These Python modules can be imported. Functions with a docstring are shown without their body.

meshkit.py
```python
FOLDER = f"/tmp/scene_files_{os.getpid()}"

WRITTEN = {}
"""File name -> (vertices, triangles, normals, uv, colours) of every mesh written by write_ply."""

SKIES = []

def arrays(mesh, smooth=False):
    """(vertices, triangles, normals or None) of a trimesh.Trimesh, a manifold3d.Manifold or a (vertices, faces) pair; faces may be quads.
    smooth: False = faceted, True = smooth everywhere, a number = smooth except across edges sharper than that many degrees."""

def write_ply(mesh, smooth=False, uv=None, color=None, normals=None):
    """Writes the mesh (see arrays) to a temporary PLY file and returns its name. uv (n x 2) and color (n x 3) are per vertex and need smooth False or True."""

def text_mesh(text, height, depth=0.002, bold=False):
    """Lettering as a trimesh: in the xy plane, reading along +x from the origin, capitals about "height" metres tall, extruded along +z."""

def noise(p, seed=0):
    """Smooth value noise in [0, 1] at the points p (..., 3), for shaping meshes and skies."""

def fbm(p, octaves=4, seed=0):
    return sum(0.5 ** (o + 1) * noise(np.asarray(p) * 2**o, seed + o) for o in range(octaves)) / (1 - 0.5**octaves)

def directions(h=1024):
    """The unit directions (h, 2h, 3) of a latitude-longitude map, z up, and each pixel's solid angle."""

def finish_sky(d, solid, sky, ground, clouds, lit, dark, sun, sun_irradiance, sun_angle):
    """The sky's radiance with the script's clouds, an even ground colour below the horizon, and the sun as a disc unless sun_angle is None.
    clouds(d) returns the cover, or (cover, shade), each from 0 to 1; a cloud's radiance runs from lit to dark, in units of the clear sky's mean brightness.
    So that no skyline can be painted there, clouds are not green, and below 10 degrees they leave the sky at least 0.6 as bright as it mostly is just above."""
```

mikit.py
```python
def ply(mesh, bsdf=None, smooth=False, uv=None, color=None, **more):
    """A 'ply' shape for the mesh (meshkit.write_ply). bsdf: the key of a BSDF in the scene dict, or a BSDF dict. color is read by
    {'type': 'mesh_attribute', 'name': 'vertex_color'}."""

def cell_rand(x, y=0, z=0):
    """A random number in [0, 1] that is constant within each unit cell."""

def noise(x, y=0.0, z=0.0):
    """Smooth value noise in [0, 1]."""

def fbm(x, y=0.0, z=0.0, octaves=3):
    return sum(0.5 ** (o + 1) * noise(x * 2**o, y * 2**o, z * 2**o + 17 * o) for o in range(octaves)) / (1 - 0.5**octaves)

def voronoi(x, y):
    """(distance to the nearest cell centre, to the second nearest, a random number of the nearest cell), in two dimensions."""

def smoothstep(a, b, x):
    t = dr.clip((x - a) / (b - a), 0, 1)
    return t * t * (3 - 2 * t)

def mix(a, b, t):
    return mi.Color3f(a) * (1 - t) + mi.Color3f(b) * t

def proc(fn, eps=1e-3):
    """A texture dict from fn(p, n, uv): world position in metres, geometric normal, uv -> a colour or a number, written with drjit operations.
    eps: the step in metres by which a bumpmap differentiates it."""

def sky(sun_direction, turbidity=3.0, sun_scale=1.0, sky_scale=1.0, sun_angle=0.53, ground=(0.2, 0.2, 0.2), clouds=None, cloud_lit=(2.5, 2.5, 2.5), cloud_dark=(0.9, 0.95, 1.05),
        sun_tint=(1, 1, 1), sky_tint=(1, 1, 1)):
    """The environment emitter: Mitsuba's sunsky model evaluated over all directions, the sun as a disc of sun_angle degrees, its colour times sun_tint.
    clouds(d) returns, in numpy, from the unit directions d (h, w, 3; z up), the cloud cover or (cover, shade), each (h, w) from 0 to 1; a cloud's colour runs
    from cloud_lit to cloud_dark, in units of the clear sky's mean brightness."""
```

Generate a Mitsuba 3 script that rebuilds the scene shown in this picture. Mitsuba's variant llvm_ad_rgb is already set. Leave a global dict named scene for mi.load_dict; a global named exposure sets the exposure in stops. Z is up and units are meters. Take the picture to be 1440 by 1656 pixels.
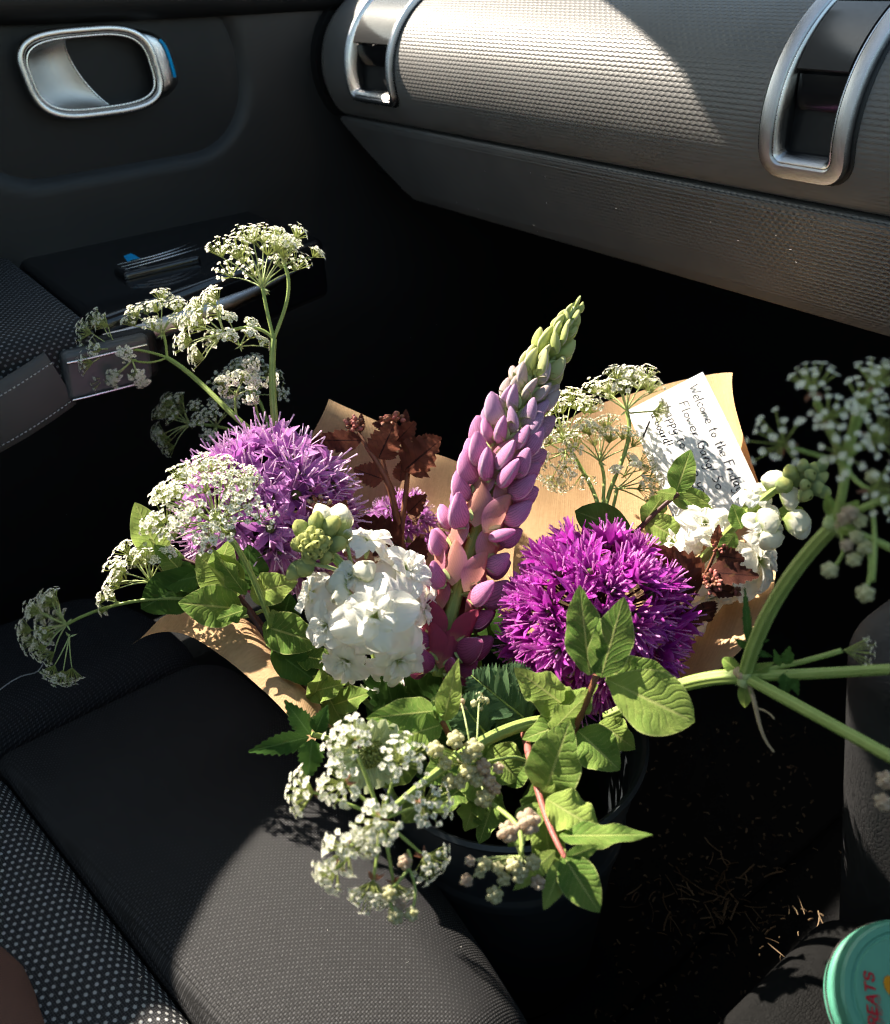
import math
import numpy as np, trimesh, mitsuba as mi, drjit as dr
import mikit, meshkit
from mikit import proc, noise, fbm, voronoi, cell_rand, smoothstep, mix
from scipy.interpolate import make_interp_spline

T = mi.ScalarTransform4f
rng = np.random.default_rng(7)
scene, labels = {}, {}

# ------------------------------------------------------------------ camera, sky, exposure
FPX, CX, CY = 1413.0, 720.0, 828.0
HD, PIT, ROL = np.radians(54.6), np.radians(33.0), np.radians(3.2)
CAM = np.array([0, 0, 0.86])
F = np.array([-np.sin(HD) * np.cos(PIT), np.cos(HD) * np.cos(PIT), -np.sin(PIT)])
R0 = np.cross(F, [0, 0, 1]); R0 /= np.linalg.norm(R0); U0 = np.cross(R0, F)
R = np.cos(ROL) * R0 - np.sin(ROL) * U0
U = np.cos(ROL) * U0 + np.sin(ROL) * R0
scene['camera'] = {'type': 'thinlens', 'fov': 2 * math.degrees(math.atan(720 / FPX)), 'fov_axis': 'x', 'near_clip': 0.02, 'far_clip': 50.0,
                   'focus_distance': 0.72, 'aperture_radius': 0.0022,
                   'to_world': T().look_at(origin=CAM.tolist(), target=(CAM + F).tolist(), up=U.tolist())}
SUN = np.array([-0.715, -0.18, 0.675])
scene['sky'] = mikit.sky(SUN.tolist(), turbidity=3, sky_scale=1.0, sun_tint=(0.91, 1.0, 1.17), sky_tint=(1.20, 1.0, 0.72))
exposure = 3.7


def at(x, y, d):
    """The place that stands D metres deep along the view at that pixel of the 1440 x 1656 photograph."""
    return CAM + d * (F + R * (x - CX) / FPX - U * (y - CY) / FPX)


def on(x, y, axis, c):
    r = at(x, y, 1.0) - CAM
    return CAM + r * (c - CAM[axis]) / r[axis]


def way(r, u, t):
    v = R * r + U * u - F * t
    return v / np.linalg.norm(v)


def unit(v):
    v = np.asarray(v, float)
    return v / (np.linalg.norm(v, axis=-1, keepdims=True) + 1e-12)


# ------------------------------------------------------------------ entries
def numbered(name):
    used = any(k == name or k.startswith(name + '__') for k in scene) or name in labels
    if not used:
        return name
    k = 1
    while True:
        n = f'{name}_{k:03d}'
        if not (n in scene or n in labels or any(q.startswith(n + '__') for q in scene)):
            return n
        k += 1


COUNT = {}


def child(parent, name):
    k = COUNT.get((parent, name), 0)
    COUNT[(parent, name)] = k + 1
    return f'{parent}__{name}' + (f'_{k:03d}' if k else '')


def thing(name, label, cat, group=None):
    key = numbered(name)
    labels[key] = {'label': label, 'category': cat}
    if group:
        labels[key]['group'] = group
    return key


def struct(key):
    labels[key] = {'label': key.replace('_', ' '), 'kind': 'structure'}


class MB:
    def __init__(self):
        self.v, self.f, self.uv, self.n = [], [], [], 0

    def add(self, v, f, uv=None):
        v = np.asarray(v, float).reshape(-1, 3)
        f = np.asarray(f, int)
        if f.shape[1] == 4:
            f = np.vstack([f[:, [0, 1, 2]], f[:, [0, 2, 3]]])
        self.v.append(v); self.f.append(f + self.n)
        self.uv.append(np.zeros((len(v), 2)) + 0.5 if uv is None else np.asarray(uv, float).reshape(-1, 2))
        self.n += len(v)
        return self

    def mesh(self):
        return np.vstack(self.v), np.vstack(self.f), np.vstack(self.uv)

    def dict(self, bsdf, smooth=True):
        v, f, uv = self.mesh()
        if (smooth is True or smooth is False) and np.ptp(uv) > 0:
            return mikit.ply((v, f), bsdf, smooth=smooth, uv=uv)
        return mikit.ply((v, f), bsdf, smooth=smooth)

    def put(self, key, bsdf, smooth=True):
        scene[key] = self.dict(bsdf, smooth)
        return key

    def part(self, parent, name, bsdf, smooth=True):
        return self.put(child(parent, name), bsdf, smooth)


def gridf(n, m, wrap=False):
    i, j = np.meshgrid(np.arange(n - 1), np.arange(m if wrap else m - 1), indexing='ij')
    k = (j + 1) % m
    return np.stack([i * m + j, i * m + k, (i + 1) * m + k, (i + 1) * m + j], -1).reshape(-1, 4)


def griduv(n, m, uid=0.0):
    s, t = np.meshgrid(np.linspace(0.01, 0.99, n), np.linspace(0.01, 0.99, m), indexing='ij')
    return np.stack([s + uid, t], -1).reshape(-1, 2)


def curve(pts, n):
    """A smooth line through the points."""
    p = np.asarray(pts, float)
    k = min(3, len(p) - 1)
    d = np.concatenate([[0], np.cumsum(np.linalg.norm(np.diff(p, axis=0), axis=1))])
    return make_interp_spline(d / d[-1], p, k=k)(np.linspace(0, 1, n))


def tube(mb, pts, r, sides=7, uid=0.0, caps=True, flat=1.0, side=None):
    p = np.asarray(pts, float); n = len(p)
    r = np.broadcast_to(np.asarray(r, float), (n,)) if np.ndim(r) == 0 or len(np.atleast_1d(r)) == n else np.interp(np.linspace(0, 1, n), np.linspace(0, 1, len(r)), r)
    t = unit(np.gradient(p, axis=0))
    a = np.cross(t[0], [0, 0, 1.0] if abs(t[0][2]) < 0.9 else [1.0, 0, 0]) if side is None else np.asarray(side, float)
    A = []
    for k in range(n):
        a = a - t[k] * (a @ t[k]); a = a / (np.linalg.norm(a) + 1e-12); A.append(a)
    A = np.array(A); B = np.cross(t, A)
    an = np.arange(sides) * 2 * np.pi / sides
    v = p[:, None] + r[:, None, None] * (np.cos(an)[None, :, None] * A[:, None] + flat * np.sin(an)[None, :, None] * B[:, None])
    uv = np.stack(np.broadcast_arrays(np.linspace(0.01, 0.99, n)[:, None] + uid, (np.arange(sides) / sides)[None]), -1)
    v, uv, f = v.reshape(-1, 3), uv.reshape(-1, 2), gridf(n, sides, True)
    f = np.vstack([f[:, [0, 1, 2]], f[:, [0, 2, 3]]])
    if caps:
        c0 = len(v)
        v = np.vstack([v, p[0], p[-1]]); uv = np.vstack([uv, [uid + 0.01, .5], [uid + 0.99, .5]])
        j = np.arange(sides); k = (j + 1) % sides; e = (n - 1) * sides
        f = np.vstack([f, np.stack([j * 0 + c0, k, j], 1), np.stack([j * 0 + c0 + 1, e + j, e + k], 1)])
    mb.add(v, f, uv)


def ptube(mb, px, n, r, **kw):
    tube(mb, curve([at(*q) for q in px], n), r, **kw)


def rbox(c, h, r, n=6):
    """A box with rounded edges: centre, half sizes, radius."""
    h = np.asarray(h, float)
    V, Fs, k = [], [], 0
    g = np.concatenate([[-1], np.linspace(-1, 1, n)[1:-1], [1]])
    for ax in range(3):
        for s in (-1, 1):
            o = [q for q in range(3) if q != ax]
            def ticks(q):
                e = r / h[q]
                return np.unique(np.concatenate([-1 + e * np.linspace(0, 1, n), 1 - e * np.linspace(0, 1, n)]))
            a, b = np.meshgrid(ticks(o[0]), ticks(o[1]), indexing='ij')
            v = np.zeros(a.shape + (3,)); v[..., ax] = s; v[..., o[0]] = a; v[..., o[1]] = b
            f = gridf(*a.shape)
            if (s > 0) == (ax == 1):
                f = f[:, ::-1]
            V.append((v * h).reshape(-1, 3)); Fs.append(f + k); k += a.size
    v, f = np.vstack(V), np.vstack(Fs)
    inner = np.clip(v, -(h - r), h - r)
    d = v - inner
    v = inner + r * d / (np.linalg.norm(d, axis=1, keepdims=True) + 1e-12)
    m = trimesh.Trimesh(v + np.asarray(c, float), np.vstack([f[:, [0, 1, 2]], f[:, [0, 2, 3]]]), process=False)
    m.merge_vertices(digits_vertex=7)
    return np.array(m.vertices), np.array(m.faces)


def ball(mb, c, r, nu=6, nv=8, uid=0.0, axis=None, long=1.0):
    th = np.linspace(0, np.pi, nu)
    ph = np.arange(nv) * 2 * np.pi / nv
    v = np.stack(np.broadcast_arrays(np.sin(th)[:, None] * np.cos(ph), np.sin(th)[:, None] * np.sin(ph), long * np.cos(th)[:, None]), -1).reshape(-1, 3) * r
    if axis is not None:
        v = v @ frame(axis).T
    uv = np.stack(np.broadcast_arrays(np.linspace(0.99, 0.01, nu)[:, None] + uid, (ph / 6.2832)[None]), -1)
    mb.add(v + np.asarray(c), gridf(nu, nv, True), uv)


def frame(z, x=None):
    z = unit(z)
    x = (np.array([1.0, 0, 0]) if abs(z[0]) < 0.9 else np.array([0, 1.0, 0])) if x is None else np.asarray(x, float)
    x = unit(x - z * (x @ z))
    return np.stack([x, np.cross(z, x), z], 1)


def sheet(ctrl, n=24, m=24):
    c = np.array([[at(*q) for q in row] for row in ctrl])
    a = make_interp_spline(np.linspace(0, 1, c.shape[0]), c, k=min(3, c.shape[0] - 1))(np.linspace(0, 1, n))
    return make_interp_spline(np.linspace(0, 1, c.shape[1]), a, k=min(3, c.shape[1] - 1), axis=1)(np.linspace(0, 1, m))


def rgb(*c):
    return {'type': 'rgb', 'value': list(c)}


# ------------------------------------------------------------------ materials of the car
def two(d):
    return {'type': 'twosided', 'bsdf': d}


def bumped(fn, scale, inner, eps=4e-4):
    return {'type': 'twosided', 'bsdf': {'type': 'bumpmap', 'arbitrary': proc(fn, eps), 'scale': scale, 'bsdf': inner}}


def h_dash(p, n, uv):
    # rows of small overlapping scales; uv in metres
    a = uv.y / 0.0039
    row = dr.floor(a)
    b = uv.x / 0.0066 + 0.5 * (row - 2 * dr.floor(row / 2))
    x = b - dr.floor(b); y = a - row
    tri = 1 - dr.abs(2 * x - 1)
    return smoothstep(0.02, 0.35, y - 0.34 * tri + 0.2) * (1 - 0.75 * smoothstep(0.45, 1.15, y - 0.34 * tri + 0.2)) + 0.08 * noise(uv.x * 3000, uv.y * 3000)


def c_dash(p, n, uv):
    return mix((0.108, 0.102, 0.096), (0.135, 0.127, 0.119), fbm(uv.x * 30, uv.y * 30))


def h_grain(p, n, uv):
    q = p * 900.0
    a = noise(q.x, q.y, q.z)
    return dr.abs(a - 0.5) * 1.4 + 0.5 * noise(p.x * 2100, p.y * 2100, p.z * 2100)


def h_leather(p, n, uv):
    q = p * 520.0
    d1, d2, r = voronoi(q.x + 0.6 * q.z, q.y + 0.8 * q.z)
    return smoothstep(0.0, 0.35, d2 - d1)


def weave(p, pitch):
    # plain weave: over and under threads, turned on the seat
    a = (p.x * 0.98 + p.y * 0.17) / pitch; b = (p.y * 0.98 - p.x * 0.17 - p.z * 0.95) / pitch
    ia, ib = dr.floor(a), dr.floor(b)
    fa, fb = a - ia - 0.5, b - ib - 0.5
    par = ia + ib; odd = par - 2 * dr.floor(par / 2)
    over = dr.select(odd > 0.5, (1 - 4 * fa * fa * 0.9) * (1 - fb * fb * 2.0), (1 - 4 * fb * fb * 0.9) * (1 - fa * fa * 2.0))
    return over, odd, ia, ib


def h_fabric(p, n, uv):
    return weave(p, 0.0020)[0]


def c_fabric(p, n, uv):
    o, odd, ia, ib = weave(p, 0.0020)
    k = smoothstep(0.35, 0.95, o) * (0.55 + 0.45 * cell_rand(ia, ib))
    return mix((0.004, 0.004, 0.0044), mix((0.020, 0.020, 0.0215), (0.052, 0.0525, 0.056), odd), k)


def dots(p, pitch):
    a = (p.x * 0.94 + p.y * 0.34) / pitch; b = (p.y * 0.94 - p.x * 0.34 - p.z * 0.9) / (pitch * 0.62)
    ib = dr.floor(b)
    a = a + 0.5 * (ib - 2 * dr.floor(ib / 2))
    ia = dr.floor(a)
    x, y = a - ia - 0.5, b - ib - 0.5
    d = dr.sqrt(dr.square(x * 1.45) + dr.square(y * 1.0))
    return 1 - smoothstep(0.20, 0.36, d), ia, ib


def c_dots(p, n, uv):
    d, ia, ib = dots(p, 0.0078)
    o, odd, wa, wb = weave(p, 0.0019)
    ground = mix((0.007, 0.007, 0.008), (0.05, 0.05, 0.052), smoothstep(0.4, 1.0, o))
    return mix(ground, (0.42, 0.42, 0.41), d * (0.72 + 0.28 * cell_rand(ia, ib, 3)))


def h_dots(p, n, uv):
    return dots(p, 0.0078)[0] * 1.0 + 0.35 * weave(p, 0.0019)[0]


def arm_dots(p):
    a = p.y / 0.0066; b = (p.x - p.z) / 0.0046
    ib = dr.floor(b)
    a = a + 0.5 * (ib - 2 * dr.floor(ib / 2))
    ia = dr.floor(a)
    x, y = a - ia - 0.5, b - ib - 0.5
    return 1 - smoothstep(0.20, 0.34, dr.sqrt(dr.square(x * 1.3) + y * y)), ia, ib


def h_arm(p, n, uv):
    return arm_dots(p)[0]


def c_arm(p, n, uv):
    d, ia, ib = arm_dots(p)
    return mix((0.008, 0.008, 0.009), (0.16, 0.16, 0.165), d * (0.6 + 0.4 * cell_rand(ia, ib, 3)))


def c_mat(p, n, uv):
    k = fbm(p.x * 900, p.y * 900, p.z * 900)
    return mix((0.004, 0.004, 0.0045), (0.016, 0.016, 0.016), k)


def h_mat(p, n, uv):
    return noise(p.x * 700, p.y * 700, p.z * 700) + 0.5 * noise(p.x * 1500, p.y * 1500)


def principled(c, rough, **kw):
    return {'type': 'principled', 'base_color': c if isinstance(c, dict) else rgb(*c), 'roughness': rough, **kw}


scene['m_dash'] = bumped(h_dash, 0.00055, principled(proc(c_dash), 0.5, specular=0.32, metallic=0.05))
scene['m_lid'] = bumped(h_dash, 0.0013, principled(proc(c_dash), 0.40, specular=0.6, metallic=0.25))
scene['m_black'] = bumped(h_grain, 0.00022, principled((0.008, 0.008, 0.0085), 0.5, specular=0.3))
scene['m_door'] = bumped(h_grain, 0.00026, principled((0.011, 0.011, 0.0115), 0.48, specular=0.38))
scene['m_leather'] = bumped(h_leather, 0.0006, principled((0.02, 0.02, 0.021), 0.42, specular=0.5))
scene['m_leather_shaded'] = bumped(h_leather, 0.0006, principled((0.006, 0.006, 0.006), 0.75, specular=0.12))  # console leather with shade put in as a darker base colour
scene['m_strap'] = bumped(h_leather, 0.0002, principled((0.055, 0.052, 0.048), 0.5, specular=0.4))
scene['m_gloss'] = two(principled((0.004, 0.004, 0.005), 0.08, specular=0.55, clearcoat=0.6, clearcoat_gloss=0.95))
scene['m_clasp'] = two(principled((0.065, 0.066, 0.066), 0.42, specular=0.5))
scene['m_lever'] = two({'type': 'roughconductor', 'material': 'Al', 'alpha': 0.3, 'specular_reflectance': rgb(0.62, 0.60, 0.56)})
scene['m_glass_black'] = two(principled((0.02, 0.02, 0.02), 0.12, specular=1.0, clearcoat=1.0, clearcoat_gloss=0.9))
scene['m_chrome'] = two({'type': 'roughconductor', 'material': 'Al', 'alpha': 0.16, 'specular_reflectance': rgb(0.85, 0.83, 0.80)})
scene['m_satin'] = two({'type': 'roughconductor', 'material': 'Al', 'alpha': 0.22, 'specular_reflectance': rgb(0.55, 0.55, 0.56)})
scene['m_fabric'] = bumped(h_fabric, 0.0006, principled(proc(c_fabric), 0.75, specular=0.35, sheen=0.4))
scene['m_dots'] = bumped(h_dots, 0.0007, principled(proc(c_dots), 0.7, specular=0.3))
scene['m_arm'] = bumped(h_arm, 0.0004, principled(proc(c_arm), 0.7, specular=0.3))
scene['m_mat'] = bumped(h_mat, 0.001, principled(proc(c_mat), 0.95, specular=0.1))
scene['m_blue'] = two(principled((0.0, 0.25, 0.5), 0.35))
scene['m_rubber'] = two(principled((0.006, 0.006, 0.006), 0.6))
scene['m_bucket'] = bumped(h_grain, 0.00006, principled((0.022, 0.026, 0.029), 0.36, specular=0.5))
scene['m_thread'] = two(principled((0.35, 0.34, 0.32), 0.7))
scene['m_lining'] = two(principled((0.18, 0.175, 0.165), 0.9))

# ------------------------------------------------------------------ the car: floor, footwell, roof
mb = MB()
mb.add([[-1.3, -0.6, -0.012], [0.5, -0.6, -0.012], [0.5, 1.05, -0.012], [-1.3, 1.05, -0.012]], [[0, 1, 2, 3]])
mb.add([[-1.3, 1.05, -0.012], [0.5, 1.05, -0.012], [0.5, 1.00, 0.62], [-1.3, 1.00, 0.62]], [[0, 1, 2, 3]])
mb.put('floor', 'm_mat', False); struct('floor')

mat = thing('floor_mat', 'black carpet floor mat under the flower bucket, scattered with straw crumbs', 'floor mat')
v, f = rbox([-0.64, 0.56, -0.003], [0.37, 0.38, 0.006], 0.005, 3)
MB().add(v, f).part(mat, 'carpet', 'm_mat', 30)


def c_straw(p, n, uv):
    return mix((0.08, 0.052, 0.03), (0.26, 0.19, 0.12), uv.x)


scene['m_straw'] = two({'type': 'diffuse', 'reflectance': proc(c_straw)})
mb = MB()
for k in range(420):
    if k < 130:
        q = on(rng.normal(1165, 65), rng.normal(1450, 38), 2, 0.006)
    else:
        q = on(rng.uniform(960, 1320), rng.uniform(1160, 1656), 2, 0.006)
    if k < 130 and rng.random() < 0.55:
        L, w = rng.uniform(0.008, 0.026), rng.uniform(0.0004, 0.0009)
    else:
        L, w = rng.uniform(0.0015, 0.006), rng.uniform(0.0004, 0.0011)
    a = rng.uniform(0, 6.28)
    d = np.array([math.cos(a), math.sin(a), rng.uniform(-0.1, 0.25)])
    e = np.array([-d[1], d[0], 0])
    tube(mb, curve([q - d * L / 2, q + e * rng.normal(0, .07) * L + [0, 0, .001], q + d * L / 2], 4), w, sides=4, uid=0)
    mb.uv[-1][:, 0] = np.clip(rng.beta(1.3, 3), 0.01, 0.99)
mb.put('straw_crumbs', 'm_straw', False)
labels['straw_crumbs'] = {'label': 'dry straw and bark crumbs strewn over the dark floor mat', 'category': 'crumbs', 'kind': 'stuff'}

# roof and pillars of the car, above the frame: they shade the cabin
car = thing('car_roof', 'pale lined roof of the car above the cabin, carried by the pillars', 'car roof')
for c_, h_ in (([-.895, -.23, 1.29], [.175, 1.03, .02]), ([.315, -.23, 1.29], [.215, 1.03, .02]), ([-.31, -.73, 1.291], [.41, .53, .02])):  # middle and front of the roof left open to let in sky fill
    v, f = rbox(c_, h_, 0.015, 3)
    MB().add(v, f).part(car, 'headlining', 'm_lining', 40)
mb = MB()
tube(mb, curve([[-1.05, 0.58, 1.26], [-1.10, 0.84, 1.04], [-1.15, 1.12, 0.84]], 10), 0.035, sides=8)
mb.part(car, 'windscreen_pillar', 'm_black')
mb = MB()
for o in (0, -.012):
    mb.add(np.array([[-1.035, .505, 1.272], [-1.045, .585, 1.195], [-1.085, .80, 1.03], [-1.04, .86, 1.29], [-1.02, .50, 1.29]]) + [o, 0, 0], [[0, 1, 3], [1, 2, 3], [0, 3, 4]])
mb.part(car, 'added_sun_blocker', 'm_black', False)  # unseen panel added between window frame and roof to block sun on the dash
mb = MB()
tube(mb, curve([[0.52, 0.60, 1.26], [0.56, 0.78, 1.08], [0.60, 1.10, 0.84]], 10), 0.035, sides=8)
mb.part(car, 'windscreen_pillar', 'm_black')
mb = MB()
tube(mb, curve([[-1.07, -0.62, 1.27], [-1.13, -0.66, 0.85], [-1.15, -0.67, 0.0]], 10), 0.07, sides=8)
mb.part(car, 'door_pillar', 'm_black')

od = thing('driver_door', 'black door on the driver side, behind the camera to the right', 'car door')
v, f = rbox([0.60, -.1, .42], [.03, 1.1, .42], .02, 3)
MB().add(v, f).part(od, 'inner_panel', 'm_black', 40)
rb = thing('rear_bench', 'black rear bench behind the front seats, out of the frame', 'car seat')
v, f = rbox([-.27, -1.25, .50], [.85, .09, .50], .06, 4)
MB().add(v, f).part(rb, 'backrest', 'm_fabric', 50)

# ------------------------------------------------------------------ dashboard
DZ = 0.86
PROF = np.array([(.668, -.187), (.656, -.184), (.644, -.169), (.634, -.142), (.634, -.112), (.648, -.080), (.680, -.052), (.730, -.034), (.82, -.024), (1.10, -.02)])
prof = curve(np.column_stack([PROF[:, 0] * 0, PROF[:, 0], PROF[:, 1] + DZ]), 120)[:, 1:]
arc = np.concatenate([[0], np.cumsum(np.linalg.norm(np.diff(prof, axis=0), axis=1))])
pn = np.gradient(prof, axis=0); pn = np.column_stack([-pn[:, 1], pn[:, 0]]); pn /= np.linalg.norm(pn, axis=1, keepdims=True)
if pn[30] @ np.array([-1, 0]) < 0:
    pn = -pn


def dash_pt(x, s, off=0.0):
    i = lambda c: np.interp(s, arc, c)
    x = np.broadcast_to(x, np.shape(s))
    off = np.broadcast_to(np.asarray(off, float).reshape(-1)[0], np.shape(s)) if np.size(off) == 1 else np.asarray(off).reshape(np.shape(s))
    return np.stack([x, i(prof[:, 0]) + off * i(pn[:, 0]), i(prof[:, 1]) + off * i(pn[:, 1])], -1)


def dash_hit(px, py):
    """(x, s) on the dashboard's upper panel under a pixel."""
    r = at(px, py, 1.0) - CAM
    z = CAM[2] + r[2] / r[1] * prof[:, 0]
    d = z - prof[:, 1]
    k = np.nonzero(np.sign(d[:-1]) != np.sign(d[1:]))[0]
    k = k[k > 2][0] if len(k[k > 2]) else 60
    t = d[k] / (d[k] - d[k + 1])
    y = prof[k, 0] * (1 - t) + prof[k + 1, 0] * t
    return CAM[0] + r[0] / r[1] * y, arc[k] * (1 - t) + arc[k + 1] * t


dash = thing('dashboard', 'bronze grey embossed dashboard with two chrome framed air vents, above the footwell', 'dashboard')
VENT = [(*[dash_hit(*q)[0] for q in ((564, 120), (637, 130))], dash_hit(600, 163)[1]), (*[dash_hit(*q)[0] for q in ((1233, 235), (1376, 262))], dash_hit(1300, 287)[1])]
VTOP = 0.30
xl, xr = -1.125, 0.60
xs = np.unique(np.concatenate([np.linspace(xl + 0.02, xr, 90), [q for v_ in VENT for q in (v_[0] + .008, v_[1] - .008)]]))
ss = np.unique(np.concatenate([np.linspace(0, arc[-1], 90), [VTOP] + [v_[2] + 0.010 for v_ in VENT]]))
X, S = np.meshgrid(xs, ss, indexing='ij')
V = dash_pt(X, S)
fc = gridf(*X.shape)
ii, jj = np.meshgrid(np.arange(len(xs) - 1), np.arange(len(ss) - 1), indexing='ij')
xm, sm = ((xs[:-1] + xs[1:]) / 2)[ii].ravel(), ((ss[:-1] + ss[1:]) / 2)[jj].ravel()
keep = np.ones(len(fc), bool)
for a, b, c in VENT:
    keep &= ~((xm > a + .008) & (xm < b - .008) & (sm > c + .010) & (sm < VTOP))
mb = MB().add(V, fc[keep], np.stack([X, S], -1))
# rounded left end of the panel
ang = np.linspace(0, np.pi / 2, 8)
X2, S2 = np.meshgrid(xl + 0.02 - 0.02 * np.sin(ang), ss, indexing='ij')
V2 = dash_pt(X2, S2) - 0.02 * (1 - np.cos(ang))[:, None, None] * np.stack([S2 * 0, np.interp(S2, arc, pn[:, 0]), np.interp(S2, arc, pn[:, 1])], -1)
mb.add(V2, gridf(*X2.shape), np.stack([X2, S2], -1))
mb.part(dash, 'upper_panel', 'm_dash')
# lower panel (glove box lid) with its proud top lip
LP = np.array([(.670, -.189), (.657, -.1885), (.6525, -.191), (.6530, -.197), (.661, -.222), (.671, -.25), (.681, -.274), (.690, -.286), (.698, -.290), (.706, -.288)])
lp = make_interp_spline(np.linspace(0, 1, len(LP)), LP, k=1)(np.linspace(0, 1, 91))
la = np.concatenate([[0], np.cumsum(np.linalg.norm(np.diff(lp, axis=0), axis=1))])
tt = np.linspace(0, 1, 70)
zz = lp[:, 1]
left = np.interp(-zz, [.187, .21, .268, .288, .3], [-1.115, -1.09, -1.02, -1.0, -.99])
right = np.interp(-zz, [.187, .25, .275, .29, .3], [-.10, -.20, -.26, -.30, -.31])
X = left[None] * (1 - tt[:, None]) + right[None] * tt[:, None]
Y, Z, A = (np.broadcast_to(q[None], X.shape) for q in (lp[:, 0], lp[:, 1] + DZ, la))
MB().add(np.stack([X, Y, Z], -1), gridf(*X.shape), np.stack([X, A], -1)).part(dash, 'glovebox_lid', 'm_lid')
# closed end and the black body behind
pb = np.array([(.715, -.20), (.715, -.27), (.735, -.284), (1.2, -.285), (1.2, -.04), (.75, -.05), (.68, -.07), (.65, -.10), (.645, -.16)])
k = len(pb); j = np.arange(k); q = (j + 1) % k
a = np.column_stack([np.full(k, -1.135), pb[:, 0], pb[:, 1] + DZ]); b = a + [1.75, 0, 0]
mb = MB().add(np.vstack([a, b]), np.stack([j, q, q + k, j + k], 1))
mb.f.append(np.stack([j + k, q + k, j * 0 + 2 * k], 1)); mb.v.append(b.mean(0)[None]); mb.uv.append(np.array([[.5, .5]])); mb.n += 1
mb.part(dash, 'body', 'm_black', False)
# black rounded cheek between the panel and the door
X3, S3 = np.meshgrid(np.linspace(-1.16, -1.118, 5), ss, indexing='ij')
MB().add(dash_pt(X3, S3, 0.004), gridf(*X3.shape)).part(dash, 'end_cheek', 'm_black')


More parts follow.
